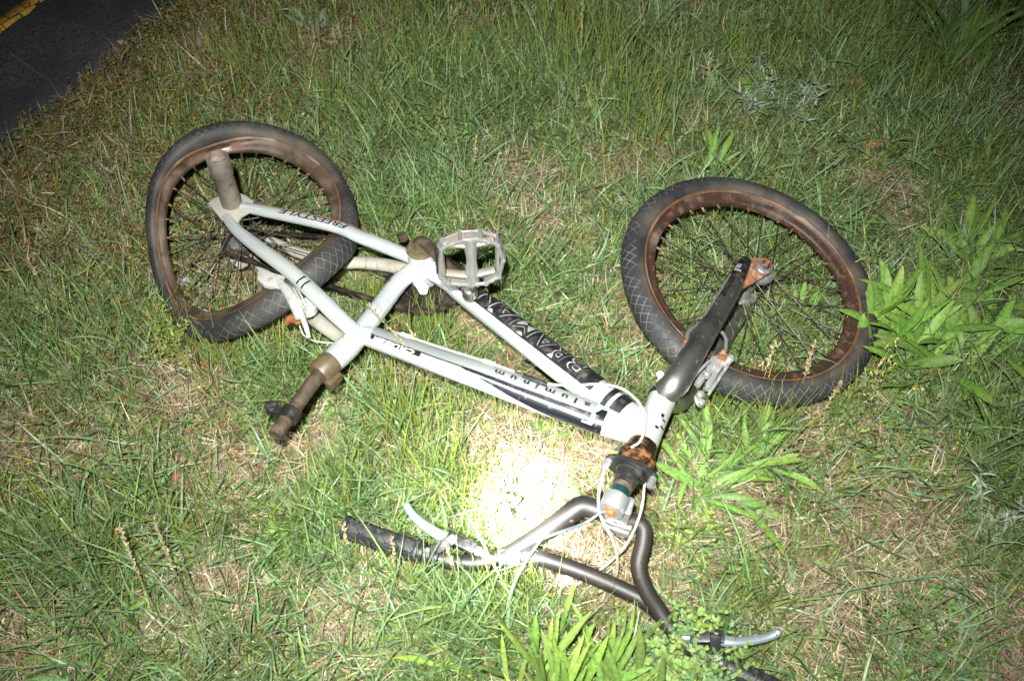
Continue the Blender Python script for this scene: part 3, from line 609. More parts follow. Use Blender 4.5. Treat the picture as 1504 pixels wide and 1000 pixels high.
def lever(pc_, bar_dir, pts, radii, adj, lab):
    g = MB(); bd = nrm(bar_dir)
    for s_ in (-.013, .0, .012): lathe(g, pc_+bd*(s_-.004), bd, [(0, .0135), (.001, .0175), (.008, .0175), (.009, .0135)], 0, 24)
    p = pts[0]; body = p+(pc_-p)*.35
    dirn = nrm(adj-p); side_ = nrm(np.cross(dirn, (0, 0, 1)))
    box(g, (pc_+p)/2+A([0, 0, .008]), nrm(p-pc_), dirn-nrm(p-pc_)*np.dot(dirn, nrm(p-pc_)), np.cross(nrm(p-pc_), dirn), np.linalg.norm(p-pc_)+.006, .016, .012, 0, .002)
    box(g, p+dirn*.012, dirn, side_, (0, 0, 1), .050, .018, .016, 0, .003)
    hexn(g, pc_+A([0, 0, .016])+bd*.002, (0, 0, 1), .0045, .004, 1); hexn(g, p+A([0, 0, .008]), (0, 0, 1), .005, .003, 1)
    lathe(g, p+dirn*.034, dirn, [(0, .0065), (.004, .0075), (.010, .0075), (.011, .0055), (.022, .0052), (.024, .0035)], 1, 16)
    bracket = g.build('brake_bracket', [M['blackpart'], M['alloy']], bars)
    g = MB(); t = Tube(pts, radii, [r*.62 for r in radii], (0, 0, 1), seg=16); t.mesh(g, 0)
    lathe(g, pts[-1]-nrm(pts[-1]-pts[-2])*.004-A([0, 0, 0]), nrm(pts[-1]-pts[-2]), [(0, radii[-1]*.8), (.002, radii[-1]*1.05), (.006, radii[-1]*1.1), (.009, radii[-1]*.7)], 0, 16)
    o = g.build('brake_lever', [M['lever']], bars); o['label'] = lab
lb = nrm(at(600, 806, .05)-at(640, 819, .05))
lever(at(631, 815, .051), lb, [at(668, 793, .068), at(656, 789, .068), at(640, 782, .067), at(618, 767, .066), at(604, 753, .066), at(598, 744, .067)], [.0085, .009, .0085, .0075, .0062, .006], at(700, 808, .066), 'silver brake lever beside the bare left grip')
rbd = nrm(at(1080, 984, .032)-at(1035, 962, .032))
lever(at(1047, 968, .033), rbd, [at(1050, 936, .055), at(1066, 941, .055), at(1082, 942, .055), at(1104, 940, .054), at(1128, 935, .054), at(1141, 929, .056)], [.009, .0085, .0072, .0068, .0062, .006], at(1020, 936, .05), 'silver brake lever sticking out of the leafy weeds')
# --- cables
def cable(pts, r, m, name='brake_cable'):
    g = MB(); Tube(pts, r*.82, None, (.2, .1, .97), n=int(max(20, len(pts)*14)), seg=8).mesh(g, 0); return g.build(name, [m], bike)
ga = lambda sx_: SA+sdv*.064+SP_*.036*sx_+GW*.004
Lg, Rg = ga(-1), ga(1)
cable([Lg, at(881, 715, .155), at(879, 738, .150), at(884, 762, .150), at(900, 793, .125), at(907, 822, .085), at(903, 848, .030), at(880, 870, .015)], .0026, M['cable'])
cable([Rg, at(947, 712, .15), at(944, 738, .145), at(935, 770, .128), at(919, 800, .100), at(897, 824, .060), at(873, 842, .03), at(840, 862, .02)], .0024, M['cable'])
cable([E_+sdv*.020, at(884, 752, .170), at(858, 768, .160), at(820, 782, .12), at(770, 800, .085), at(735, 818, .072), at(708, 812, .066)], .0028, M['cabledark'])
noodle = [TT.surf(A([.56]), A([R_(120)]), .006)[0], TT.surf(A([.62]), A([R_(118)]), .007)[0], TT.surf(A([.665]), A([R_(112)]), .010)[0]]
g = MB(); Tube([fp(768, 552, .018), fp(785, 558, .020), fp(804, 565, .022)], [.0045, .005, .0045], None, BN, seg=12).mesh(g, 0); g.build('cable_boot', [M['blackpart']], bike)
cable([fp(803, 564, .022), fp(840, 566, .024), fp(880, 564, .030), fp(912, 570, .038), fp(934, 586, .040), fp(946, 606, .036), fp(947, 628, .032), fp(940, 648, .030), SA+sdv*.03-SP_*.01+GW*.028], .0026, M['cable'])
cable([fp(804, 566, .016), fp(822, 575, .012), fp(843, 581, .0), fp(852, 583, -.02)], .0022, M['cable'])
cable([at(885, 612, .135)+A([0, -.03, -.02]), at(860, 612, .11), at(905, 634, .10), at(925, 648, .11)][1:], .003, M['cable'])
g = MB(); Tube([fp(884, 626, -.012), fp(912, 640, -.006)], .0075, None, BN, seg=14).mesh(g, 0); g.build('barrel_adjuster', [M['pedaldirt']], bike)
# --- fork
mb = MB(); FKr = nrm(np.cross(hax, FN)); cr = HB-hax*.006
M['fork'] = mat('scuffed_chrome_fork', (.46, .45, .44), .37, 1., [((.22, .195, .17), 11, .56, .12, .38, .9), ((.10, .07, .05), 80, .66, .05, .6, .2)], .06, 250)
hz = lambda px, py, wv: (lambda d: CAM+d*(np.dot(FO+FN*wv-CAM, FN)/np.dot(d, FN)))(ray(px, py))
legL = Tube([HB-hax*.004+BN*.0, hz(984, 570, .052), hz(999, 550, .062), hz(1016, 523, .066), hz(1032, 497, .066), hz(1050, 466, .064), hz(1066, 440, .061), hz(1083, 408, .058), hz(1096, 382, .056)], [.0215, .0215, .0210, .0200, .0188, .0178, .0170, .0150, .0105], [.0205, .0195, .018, .0165, .0155, .0145, .0135, .0115, .008], FN, seg=36)
g = MB(); legL.mesh(g, 0)
legL.patch(g, .84, .985, 40, lambda u: 168-20*max(0, (u-.9)/.1), 1, nu=24)
legL.patch(g, .50, .845, 150, 178, 2, nu=24)
legL.patch(g, .50, .84, -20, 5, 1, nu=24)  # black strip paints the shadow along the leg's right edge
wrap_text(g, legL, 'uminum', .735, 118, .070, .012, 1, off=.0008, bold=.04, flip=True)
wrap_text(g, legL, 'al', .895, 118, .021, .011, 3, off=.0016, bold=.03, flip=True)
legL.patch(g, .008, .035, 0, 360, 1, off=.0016, nu=4, nt=36)
fork = g.build('fork', [M['fork'], M['black'], M['grey'], M['line']], bike)
g = MB(); Tube([HB-hax*.004, hz(992, 588, -.030), hz(1009, 568, -.060), hz(1032, 540, -.066), hz(1062, 496, -.062), hz(1102, 436, -.056)], [.0205, .0225, .024, .023, .021, .012], [.0195, .020, .0195, .0175, .015, .008], FN, seg=28).mesh(g, 0); g.build('fork_leg', [M['fork']], fork)
g = MB(); lathe(g, HB-hax*.001, hax, [(0, .0225), (.001, .0242), (.006, .0242), (.007, .0225)], 0, 36); g.build('crown_seal', [M['blackpart']], fork)
for wv, dx, dy in ((.056, 0, 0), (-.056, -24, 50)):
    g = MB(); pl = [(1090, 384), (1102, 380), (1124, 380), (1131, 384), (1135, 393), (1132, 402), (1120, 408), (1104, 418), (1090, 425), (1088, 420), (1094, 404)]
    prism(g, [hz(x+dx, y+dy, wv) for x, y in pl], FN, .007, 0, .002)
    if wv > 0: box(g, hz(1096, 418, .046), hz(1106, 412, .046)-hz(1086, 426, .046), FN, np.cross(FN, hz(1106, 412, .046)-hz(1086, 426, .046)), .030, .016, .006, 0, .002)
    g.build('dropout', [M['orange']], fork)
g = MB(); nc = hz(1121, 394, .060); lathe(g, nc, FN, [(0, .0145), (.003, .0145), (.005, .012), (.0055, .009)], 0, 28); hexn(g, nc+FN*.003, FN, .0088, .010, 1); lathe(g, nc+FN*.012, FN, [(0, .0045), (.008, .0042)], 2, 12); g.build('axle_nut', [M['alloy'], M['chrome'], M['orange']], bike)
g = MB(); lathe(g, FO+FN*.036, FN, [(0, .024), (.002, .026), (.006, .026), (.010, .016), (.016, .013)], 0, 28); g.build('hub_cover', [M['alloy']], front)
# small white bolt at the crown
g = MB(); c = hz(970, 558, .035); lathe(g, c, nrm(FN-FX*.4), [(0, .004), (.014, .004), (.016, .0055), (.021, .0055), (.023, .003)], 0, 16); g.build('crown_bolt', [M['white']], fork)
# --- front brake
g = MB()
for a, b, c_, r in (((1066, 524, .03), (1050, 548, .03), (1038, 572, .03), .0052), ((1050, 526, .02), (1036, 546, .02), (1024, 566, .02), .006), ((1042, 530, .05), (1020, 552, .05), (1008, 574, .045), .0024), ((1072, 532, .04), (1056, 556, .04), (1040, 580, .035), .0026)):
    Tube([hz(*a), hz(*b), hz(*c_)], [r, r*1.15, r], [r*.8]*3, FN, seg=12).mesh(g, 0)
prism(g, [hz(x, y, .028) for x, y in ((1036, 538), (1044, 526), (1054, 522), (1068, 522), (1074, 532), (1066, 540), (1050, 541), (1044, 552), (1036, 550))], FN, .009, 0, .002)
for x, y, wv, r in ((1070, 530, .034, .007), (1036, 552, .034, .006), (1026, 582, .03, .006), (1028, 594, .022, .0055), (1000, 578, .035, .0055)): lathe(g, hz(x, y, wv), FN, [(0, r), (.010, r), (.013, r*.6)], 0, 16)
Tube([hz(1026, 578, .03), hz(1022, 586, .025), hz(1028, 596, .022)], .004, None, FN, seg=10).mesh(g, 0)
M['brk2'] = mat('bright_polished_brake', (.52, .52, .52), .28, .7, [((.25, .2, .15), 70, .64, .08, .7, 0)], .1, 300)
fb = g.build('brake_arm', [M['brk2']], bike)
g = MB(); lathe(g, hz(1060, 528, .036), nrm(hz(1064, 514, .036)-hz(1060, 528, .036)), [(0, .0075), (.003, .008), (.006, .0065), (.010, .008), (.014, .0065), (.018, .006)], 0, 14); g.build('brake_bolt', [M['orange']], fb)
g = MB(); Tube([hz(1058, 486, .03), hz(1066, 496, .036), hz(1066, 514, .036)], .0032, None, FN, seg=8).mesh(g, 0); g.build('brake_spring', [M['alloy']], fb)
g = MB(); Tube([hz(1026, 476, .0), hz(1012, 486, .01), hz(1008, 500, .015)], .004, None, FN, seg=8).mesh(g, 0); lathe(g, hz(1008, 502, .02), nrm(hz(1001, 520, .02)-hz(1008, 502, .02)), [(0, .006), (.014, .0062), (.018, .004)], 1, 12); g.build('brake_pad_holder', [M['alloy'], M['rust']], fb)
# --- rear brake
M['brk'] = mat('bright_cast_brake', (.50, .50, .47), .4, .35, [((.25, .19, .12), 70, .60, .08, .7, 0)], .2, 300)
g = MB()
prism(g, [fp(x, y, .028) for x, y in ((379, 402), (388, 398), (404, 404), (420, 408), (427, 418), (420, 430), (404, 424), (388, 421), (379, 413))], BN, .010, 0, .002)
Tube([fp(410, 412, .03), fp(424, 430, .034), fp(434, 448, .034), fp(441, 466, .03)], [.0075, .0095, .0105, .0085], [.005, .006, .007, .006], BN, seg=16).mesh(g, 0)
for off_ in (0, 5): Tube([fp(428+off_, 418, .03), fp(438+off_, 436, .034), fp(446+off_, 454, .03)], .0019, None, BN, seg=8).mesh(g, 0)
lathe(g, fp(440, 456, .018), BN, [(0, .013), (.006, .013), (.012, .009), (.02, .008)], 1, 22)
lathe(g, fp(452, 456, .0), BN, [(0, .018), (.012, .018), (.02, .012)], 1, 22)
Tube([fp(444, 464, .02), fp(450, 482, .02), fp(454, 496, .015)], [.005, .0045, .003], None, BN, seg=10).mesh(g, 0)
rb = g.build('brake_arm', [M['brk'], M['brk']], bike)
g = MB(); Tube([fp(420, 476, -.01), fp(426, 468, .0), fp(438, 470, .005), fp(440, 476, .0)], [.004, .008, .009, .005], None, BN, seg=12).mesh(g, 0); g.build('brake_pad', [M['rust']], rb)
cable([fp(440, 478, .012), fp(446, 492, .0), fp(460, 500, -.01), fp(478, 503, -.015), fp(490, 504, -.02)], .0016, M['cable'])

# ------------------------------------------------------------------ vegetation
def leaf_mat(name, rough=.45, trans=.25, spec=.4, bump=.0):
    m = bpy.data.materials.new(name); m.use_nodes = True; t = m.node_tree; b = t.nodes['Principled BSDF']; out = t.nodes['Material Output']
    at_ = t.nodes.new('ShaderNodeAttribute'); at_.attribute_name = 'Col'
    tc = t.nodes.new('ShaderNodeTexCoord'); n = t.nodes.new('ShaderNodeTexNoise'); n.inputs['Scale'].default_value = 180; n.inputs['Detail'].default_value = 3
    t.links.new(tc.outputs['Object'], n.inputs['Vector']); mr = t.nodes.new('ShaderNodeMapRange'); mr.inputs[3].default_value = .72; mr.inputs[4].default_value = 1.28
    mr.inputs[1].default_value = .3; mr.inputs[2].default_value = .7
    t.links.new(n.outputs['Fac'], mr.inputs[0]); sc = t.nodes.new('ShaderNodeVectorMath'); sc.operation = 'SCALE'; t.links.new(at_.outputs['Color'], sc.inputs[0]); t.links.new(mr.outputs[0], sc.inputs['Scale'])
    t.links.new(sc.outputs[0], b.inputs['Base Color']); b.inputs['Roughness'].default_value = rough; b.inputs['Specular IOR Level'].default_value = spec
    tr = t.nodes.new('ShaderNodeBsdfTranslucent'); t.links.new(sc.outputs[0], tr.inputs[0]); mx = t.nodes.new('ShaderNodeMixShader'); mx.inputs[0].default_value = trans
    t.links.new(b.outputs[0], mx.inputs[1]); t.links.new(tr.outputs[0], mx.inputs[2]); t.links.new(mx.outputs[0], out.inputs[0]); return m
ML = {'grass': leaf_mat('grass_blade', .42, .28), 'dry': leaf_mat('dry_straw', .6, .15, .25), 'leaf': leaf_mat('broad_leaf', .5, .25, .3), 'weed': leaf_mat('weed_leaf', .55, .2, .3), 'hairy': leaf_mat('hairy_grey_leaf', .85, .1, .15)}
PROF = {'blade': lambda t: np.where(t < .12, .72+t*2.3, 1-np.clip((t-.3)/.7, 0, 1)**1.6), 'lance': lambda t: np.clip(.22+1.25*np.sin(np.pi*np.clip(t, 0, 1)**.85)*.78, .0, 1)*(1-np.clip((t-.93)/.07, 0, 1)*.85),
        'strap': lambda t: np.clip(.22+1.15*t, 0, 1)*(.97+.05*np.sin(t*21))*np.clip(1-np.clip((t-.60)/.41, 0, 1)**2.3, .02, 1)**.75,
        'round': lambda t: np.sqrt(np.clip(1-(2*t-1)**2, 0.0, 1))+.02, 'stem': lambda t: 1-.5*t, 'seed': lambda t: np.sin(np.pi*np.clip(t*.9+.05, 0, 1))}
def blades(P, az, L, Wd, th0, bend, colr, nseg=4, prof='blade', fold=0., twist=None, tip=None, side=None, wave=None):
    """curved strips as arrays: returns verts, quads, colours"""
    N = len(L); P = np.asarray(P, float); t = np.linspace(0, 1, nseg+1); k = 3 if fold else 2
    az = np.asarray(az, float); th = th0[:, None]+bend[:, None]*t[None]; side = np.zeros(N) if side is None else side
    a2 = az[:, None]+side[:, None]*t[None]
    ds = (L/nseg)[:, None]; thm = (th[:, 1:]+th[:, :-1])/2; am = (a2[:, 1:]+a2[:, :-1])/2
    hx = np.concatenate([np.zeros((N, 1)), np.cumsum(ds*np.sin(thm)*np.cos(am), 1)], 1); hy = np.concatenate([np.zeros((N, 1)), np.cumsum(ds*np.sin(thm)*np.sin(am), 1)], 1); hz_ = np.concatenate([np.zeros((N, 1)), np.cumsum(ds*np.cos(thm), 1)], 1)
    C = np.stack([P[:, 0:1]+hx, P[:, 1:2]+hy, P[:, 2:3]+hz_], -1)
    T = np.stack([np.sin(th)*np.cos(a2), np.sin(th)*np.sin(a2), np.cos(th)], -1)
    Bx = np.stack([-np.sin(a2), np.cos(a2), 0*a2], -1); Nn = np.cross(T, Bx)
    if twist is None: twist = np.zeros((N, 2))
    tw = twist[:, :1]+twist[:, 1:]*t[None]; B2 = Bx*np.cos(tw)[..., None]+Nn*np.sin(tw)[..., None]; N2 = np.cross(T, B2)
    wd = (Wd[:, None]*PROF[prof](t)[None]/2)[..., None]
    if wave is not None: C = C+N2*(np.sin(t*9)[None]*wave[:, None])[..., None]
    if k == 2: V = np.stack([C-B2*wd, C+B2*wd], 2)
    else: V = np.stack([C-B2*wd-N2*wd*fold, C, C+B2*wd-N2*wd*fold], 2)
    V[..., 2] = np.maximum(V[..., 2], .001)
    cc = np.broadcast_to(colr[:, None, None, :], (N, nseg+1, k, 3)).copy()
    if tip is not None: cc = cc*(1-(t**2.2)[None, :, None, None]*tip[1])+tip[0][None, None, None]*((t**2.2)[None, :, None, None]*tip[1])
    if k == 3: cc[:, :, 1] *= 1.28
    base = (np.arange(N)*(nseg+1)*k)[:, None, None]; i = np.arange(nseg)[None, :, None]; j = np.arange(k-1)[None, None]
    a = base+i*k+j; F = np.stack([a, a+1, a+k+1, a+k], -1).reshape(-1, 4)
    return V.reshape(-1, 3), F, cc.reshape(-1, 3)
def mesh_np(name, parts, m, parent=None, org=(0, 0, 0)):
    n0 = 0; Vs, Fs, Cs = [], [], []
    for v, f, c in parts: Vs.append(v); Fs.append(f+n0); Cs.append(c); n0 += len(v)
    V = np.concatenate(Vs)-A(org, float); F = np.concatenate(Fs); C_ = np.concatenate(Cs); me = bpy.data.meshes.new(name)
    me.vertices.add(len(V)); me.vertices.foreach_set('co', V.astype(np.float32).ravel()); me.loops.add(F.size); me.loops.foreach_set('vertex_index', F.astype(np.int32).ravel())
    me.polygons.add(len(F)); me.polygons.foreach_set('loop_start', np.arange(0, F.size, 4, dtype=np.int32)); me.polygons.foreach_set('loop_total', np.full(len(F), 4, np.int32))
    me.update(calc_edges=True); at_ = me.color_attributes.new('Col', 'FLOAT_COLOR', 'POINT'); at_.data.foreach_set('color', np.column_stack([np.clip(C_, 0, 1), np.ones(len(C_))]).astype(np.float32).ravel())
    me.shade_smooth(); me.materials.append(m); o = bpy.data.objects.new(name, me); col.objects.link(o); o.location = org
    if parent is not None: o.parent = parent
    return o
# places read off the photograph: dry bare spots, lush spots (ground centre, radius in metres)
def spots(L): return [(at(x, y, 0)[:2], r) for x, y, r in L]
DRY = spots([(275, 578, .07), (640, 670, .07), (330, 690, .09), (110, 690, .10), (720, 690, .10), (880, 835, .08), (1080, 745, .07), (1320, 790, .10), (1230, 900, .08), (1420, 900, .07), (1480, 960, .1), (930, 245, .07), (800, 335, .05), (690, 55, .07), (490, 70, .06), (1290, 275, .06), (1330, 330, .05), (1480, 180, .07), (790, 715, .05), (300, 860, .08), (560, 900, .08), (1180, 620, .07), (1000, 700, .05), (30, 640, .08), (760, 260, .06), (1020, 30, .06), (1350, 640, .07), (40, 940, .08), (440, 640, .05), (600, 560, .04), (420, 440, .06), (340, 400, .08)])
LUSH = spots([(560, 170, .14), (700, 130, .16), (640, 300, .12), (860, 120, .14), (500, 560, .09), (600, 600, .09), (640, 700, .06), (1000, 330, .12), (1060, 480, .10), (440, 560, .07), (1160, 330, .12), (150, 800, .14), (60, 520, .12), (500, 780, .08), (640, 900, .10), (1080, 640, .09), (780, 400, .09), (1240, 60, .15), (950, 60, .13), (1400, 220, .12), (1440, 430, .13), (620, 850, .08), (1460, 660, .1), (440, 230, .06)])
def field(x, y, L): 
    s = np.zeros_like(x)
    for c, r in L: s = np.maximum(s, np.exp(-((x-c[0])**2+(y-c[1])**2)/(r*r)*.8))
    return s
# the bicycle presses the grass down where it lies
PRESS = []
for tb in (DT, TT, ST, legL): PRESS += [(p[:2], .03) for p in tb.P[::3]]
for a, b in ((left, .018), (right, .018)): PRESS += [(A(p)[:2], .022) for p in Tube(a, .01).P[::2]]
PRESS += [(p[:2], .020) for p in front_pt(np.linspace(0, 6.28, 60), .228, 0)]+[(p[:2], .018) for p in rear_pt(np.linspace(0, 6.28, 60), .228+np.zeros(60), np.zeros(60))]
PRESS += [(p[:2], .022) for p in Tube([fp(350, 302, .06), fp(440, 321, .057), fp(528, 348, .044), fp(604, 378, .018)], .01).P[::3]]+[(p[:2], .022) for p in Tube([fp(324, 309, .06), fp(426, 398, .054), fp(522, 488, .012)], .01).P[::3]]
PRESS += [(p[:2], .022) for p in Tube([stTop, q0, q1], .01).P[::2]]+[(p[:2], .035) for p in Tube([SA, E_, BC], .01).P[::2]]
PRESS += [(p[:2], .02) for p in Tube([at(752, 814, .062), at(860, 842, .052), at(976, 906, .042)], .01).P[::2]]
PA = A([p[0] for p in PRESS]); PR = A([p[1] for p in PRESS])
def press(x, y):
    s = np.zeros(len(x))
    for k in range(0, len(x), 20000):
        dx = x[k:k+20000, None]-PA[:, 0]; dy = y[k:k+20000, None]-PA[:, 1]; s[k:k+20000] = np.max(np.clip(1.35-np.sqrt(dx*dx+dy*dy)/PR*.7, 0, 1), 1)
    return s
ZONE = [(-2.3, 2.3, -.5, 3.4)]
def scatter(n, core=.78, seed=0):
    r = np.random.RandomState(seed); k = int(n*core)
    # denser where the picture looks, thinner around it
    y = .22+(2.25-.22)*r.rand(k)**.95; hw = (.62+.47*y)*.98; x = (r.rand(k)*2-1)*hw
    x2 = (r.rand(n-k)*2-1)*2.3; y2 = r.rand(n-k)*4.0-.6; x, y = np.concatenate([x, x2]), np.concatenate([y, y2])
    ok = road_d(x, y) < (.03*(fbm(x, y, 9, 51)-.5)*3); return x[ok], y[ok], r
def clumpy(n, seed, spread=.016, per=9):
    x0, y0, r = scatter(n//per, seed=seed); x = np.repeat(x0, per)+r.randn(len(x0)*per)*spread; y = np.repeat(y0, per)+r.randn(len(x0)*per)*spread
    az = np.repeat(r.rand(len(x0))*6.283, per)+r.randn(len(x))*1.1; ok = road_d(x, y) < .02; return x[ok], y[ok], az[ok], r
def pick(r, cols, wts, n): return A(cols)[r.choice(len(cols), n, p=A(wts)/sum(wts))]
GREENS = [(.105, .19, .045), (.125, .22, .07), (.09, .165, .058), (.175, .24, .05), (.05, .11, .026), (.14, .215, .095), (.23, .26, .07)]
def varied(c, r, s=.22):
    return c*(1+r.randn(len(c), 1)*s).clip(.45, 1.7)*(1+r.randn(len(c), 3)*.05)
def regional(c, x, y):
    a = fbm(x, y, 2.2, 131)[:, None]; b = fbm(x, y, 6, 141)[:, None]; c = c*(1+(a-.5)*A([[1.0, .15, .2]])+(b-.5)*A([[.5, .3, .1]])); return c*(1+(fbm(x, y, 9, 151)[:, None]-.5)*.5)
parts = []
# (a) dense low green blades
x, y, az, r = clumpy(235000, 3)
dry, lush, pr = field(x, y, DRY), field(x, y, LUSH), press(x, y); edge_ = np.clip(-road_d(x, y)/.30, 0, 1)
dens = np.clip(.62+.9*(fbm(x, y, 5, 61)-.45)+.45*lush-.60*dry, .12, 1)*(.12+.88*np.clip(-road_d(x, y)/.75, 0, 1)**1.3)
k = r.rand(len(x)) < dens; x, y, az, dry, lush, pr = x[k], y[k], az[k], dry[k], lush[k], pr[k]; n = len(x)
hgt = (.022+.045*r.rand(n)**1.6)*(1+.75*lush-.45*dry)*(.7+.6*fbm(x, y, 2.5, 71)); hgt *= (1-.45*pr)
th0 = np.abs(r.randn(n))*.35+.15+pr*.5+dry*.4; az = az*1+(r.rand(n) < .3)*0
z = gh(x, y)-.003
parts.append(blades(np.column_stack([x, y, z]), az, hgt, .0014+.0020*r.rand(n), th0, np.abs(r.randn(n))*.7+.1, regional(varied(pick(r, GREENS, [5, 4, 3, 5, 2, 2, 2], n), r), x, y), 4, twist=np.column_stack([r.randn(n)*.6, r.randn(n)*.7]), tip=(A([.22, .20, .08]), .35), side=r.randn(n)*.4))
# (b) longer, broader bluish blades
x, y, az, r = clumpy(36000, 5, .012, 6); dry, lush, pr = field(x, y, DRY), field(x, y, LUSH), press(x, y)
dens = np.clip(.34+.9*(fbm(x, y, 4, 81)-.45)+.70*lush-.4*dry-.6*pr, 0, 1)*np.clip(-road_d(x, y)/.9-.1, 0, 1)
k = r.rand(len(x)) < dens; x, y, az, dry, lush, pr = x[k], y[k], az[k], dry[k], lush[k], pr[k]; n = len(x)
parts.append(blades(np.column_stack([x, y, gh(x, y)-.003]), az, (.050+.080*r.rand(n)**1.5)*(1+.45*lush)*(1-.35*pr), .0022+.0024*r.rand(n), np.abs(r.randn(n))*.28+.12+pr*.5, np.abs(r.randn(n))*.75+.15, varied(pick(r, [(.115, .205, .085), (.095, .175, .06), (.16, .24, .065), (.15, .225, .11)], [4, 3, 2, 2], n), r, .16), 6, twist=np.column_stack([r.randn(n)*.5, r.randn(n)*1.0]), tip=(A([.24, .24, .12]), .4), side=r.randn(n)*.35, fold=.35))
# (c) flattened blades lying over one another
x, y, r = scatter(8500, seed=9); n = len(x); dry = field(x, y, DRY); pr = press(x, y); k = r.rand(n) < np.clip(.75-.4*dry-.8*pr, .05, 1)*np.clip(-road_d(x, y)/.9-.15, 0, 1); x, y = x[k], y[k]; n = len(x)
parts.append(blades(np.column_stack([x, y, gh(x, y)+.008+.014*r.rand(n)]), r.rand(n)*6.283, .035+.07*r.rand(n), .0022+.0022*r.rand(n), 1.0+.5*r.rand(n), r.randn(n)*.45, varied(pick(r, [(.13, .20, .115), (.10, .16, .07), (.18, .23, .09)], [4, 3, 2], n), r, .2), 5, twist=np.column_stack([r.randn(n)*.4, r.randn(n)*.8]), side=r.randn(n)*.7, tip=(A([.25, .22, .12]), .4), fold=.25))
# (d) thin yellow-green stems standing in tufts
for (px, py, rad, cnt, h) in ((630, 610, .10, 240, .13), (560, 590, .07, 110, .12), (640, 700, .06, 130, .12), (860, 90, .14, 260, .17), (740, 90, .12, 160, .15), (610, 120, .10, 120, .14), (1060, 610, .06, 70, .13), (70, 800, .12, 190, .12), (280, 780, .10, 120, .12), (500, 730, .06, 90, .11), (1250, 60, .18, 260, .14), (1080, 100, .12, 120, .14), (520, 170, .10, 120, .11), (140, 520, .12, 130, .10), (1450, 270, .14, 150, .12), (940, 140, .1, 90, .15), (430, 790, .06, 50, .1), (1110, 880, .06, 70, .10), (740, 880, .05, 50, .10), (360, 90, .1, 70, .1),
    (1060, 612, .05, 60, .09), (1140, 622, .05, 60, .09), (1230, 600, .05, 50, .09), (990, 632, .04, 40, .08), (300, 520, .05, 60, .085), (375, 512, .05, 60, .085), (238, 470, .04, 40, .08), (560, 555, .05, 70, .09), (700, 600, .05, 60, .09), (790, 635, .04, 40, .08), (860, 660, .03, 30, .08), (590, 475, .05, 120, .11), (640, 488, .04, 80, .10), (550, 440, .04, 60, .08), (700, 860, .04, 50, .10), (780, 880, .04, 40, .09), (880, 910, .04, 40, .08), (560, 830, .04, 50, .08), (640, 860, .04, 50, .09), (1050, 1010, .03, 30, .06), (960, 900, .03, 24, .08), (1120, 640, .06, 80, .13), (1010, 630, .05, 50, .12), (1210, 610, .05, 50, .12), (330, 535, .06, 80, .12), (260, 500, .05, 50, .11), (430, 500, .05, 60, .11), (600, 490, .05, 80, .13), (560, 465, .04, 60, .12), (650, 500, .04, 60, .12), (1080, 1010, .04, 60, .10), (1020, 1020, .04, 50, .10), (760, 900, .04, 60, .11), (400, 110, .2, 160, .13), (240, 200, .15, 90, .11), (1350, 130, .2, 200, .15), (620, 40, .2, 200, .16), (950, 200, .15, 120, .13), (690, 790, .06, 70, .09), (700, 720, .05, 60, .08)):
    c = at(px, py, 0); r = np.random.RandomState(px); x = c[0]+r.randn(cnt)*rad*.5; y = c[1]+r.randn(cnt)*rad*.5; pr = press(x, y); k = r.rand(cnt) > pr*.8; x, y, pr = x[k], y[k], pr[k]; n = len(x)
    parts.append(blades(np.column_stack([x, y, gh(x, y)-.003]), 1.57+r.randn(n)*1.3, h*(.55+.65*r.rand(n)), .0016+.0014*r.rand(n), np.abs(r.randn(n))*.14+.04, np.abs(r.randn(n))*.45, varied(pick(r, [(.17, .25, .035), (.11, .20, .045), (.22, .25, .05), (.13, .22, .08)], [4, 3, 2, 2], n), r, .16), 6, twist=r.randn(n, 2)*.6, tip=(A([.28, .19, .07]), .5)))
tag(mesh_np('grass', parts, ML['grass']), kind='stuff')
# (e) dead straw lying under the green
x, y, r = scatter(125000, seed=13); n = len(x); dry = field(x, y, DRY); k = r.rand(n) < np.clip(.24+.75*dry+.5*(fbm(x, y, 6, 91)-.5), 0, 1)*np.clip(-road_d(x, y)/.12+.15, 0, 1); x, y, dry = x[k], y[k], dry[k]; n = len(x)
dc = [(.36, .28, .17), (.28, .20, .12), (.46, .39, .27), (.18, .12, .075), (.30, .26, .17)]
p1 = blades(np.column_stack([x, y, gh(x, y)+.001+.012*r.rand(n)]), r.rand(n)*6.283, .025+.055*r.rand(n)**1.5, .0009+.0014*r.rand(n), 1.25+.4*r.rand(n), r.randn(n)*.35, varied(pick(r, dc, [4, 4, 2, 4, 2], n), r, .22), 3, twist=r.randn(n, 2)*.5, side=r.randn(n)*.8)
x, y, az, r = clumpy(20000, 15, .012, 7); n = len(x); k = r.rand(n) < np.clip(.35+.5*field(x, y, DRY)-.6*press(x, y)+.9*(fbm(x, y, 4, 95)-.5), 0, 1)*np.clip(-road_d(x, y)/.2, 0, 1); x, y, az = x[k], y[k], az[k]; n = len(x)
p2 = blades(np.column_stack([x, y, gh(x, y)]), az, .04+.06*r.rand(n), .0012+.0016*r.rand(n), .3+.9*r.rand(n), r.randn(n)*.8, varied(pick(r, dc, [3, 3, 3, 1, 3], n), r, .2), 5, twist=r.randn(n, 2)*.6, side=r.randn(n)*.6)
x, y, az, r = clumpy(16000, 17, .02, 6); n = len(x); k = r.rand(n) < np.clip((-x-.25)/.5, 0, .8)*np.clip(.4+1.2*(fbm(x, y, 5, 97)-.4), 0, 1)*np.clip(-road_d(x, y)/.3, 0, 1)*(1-.7*press(x, y)); x, y, az = x[k], y[k], az[k]; n = len(x)
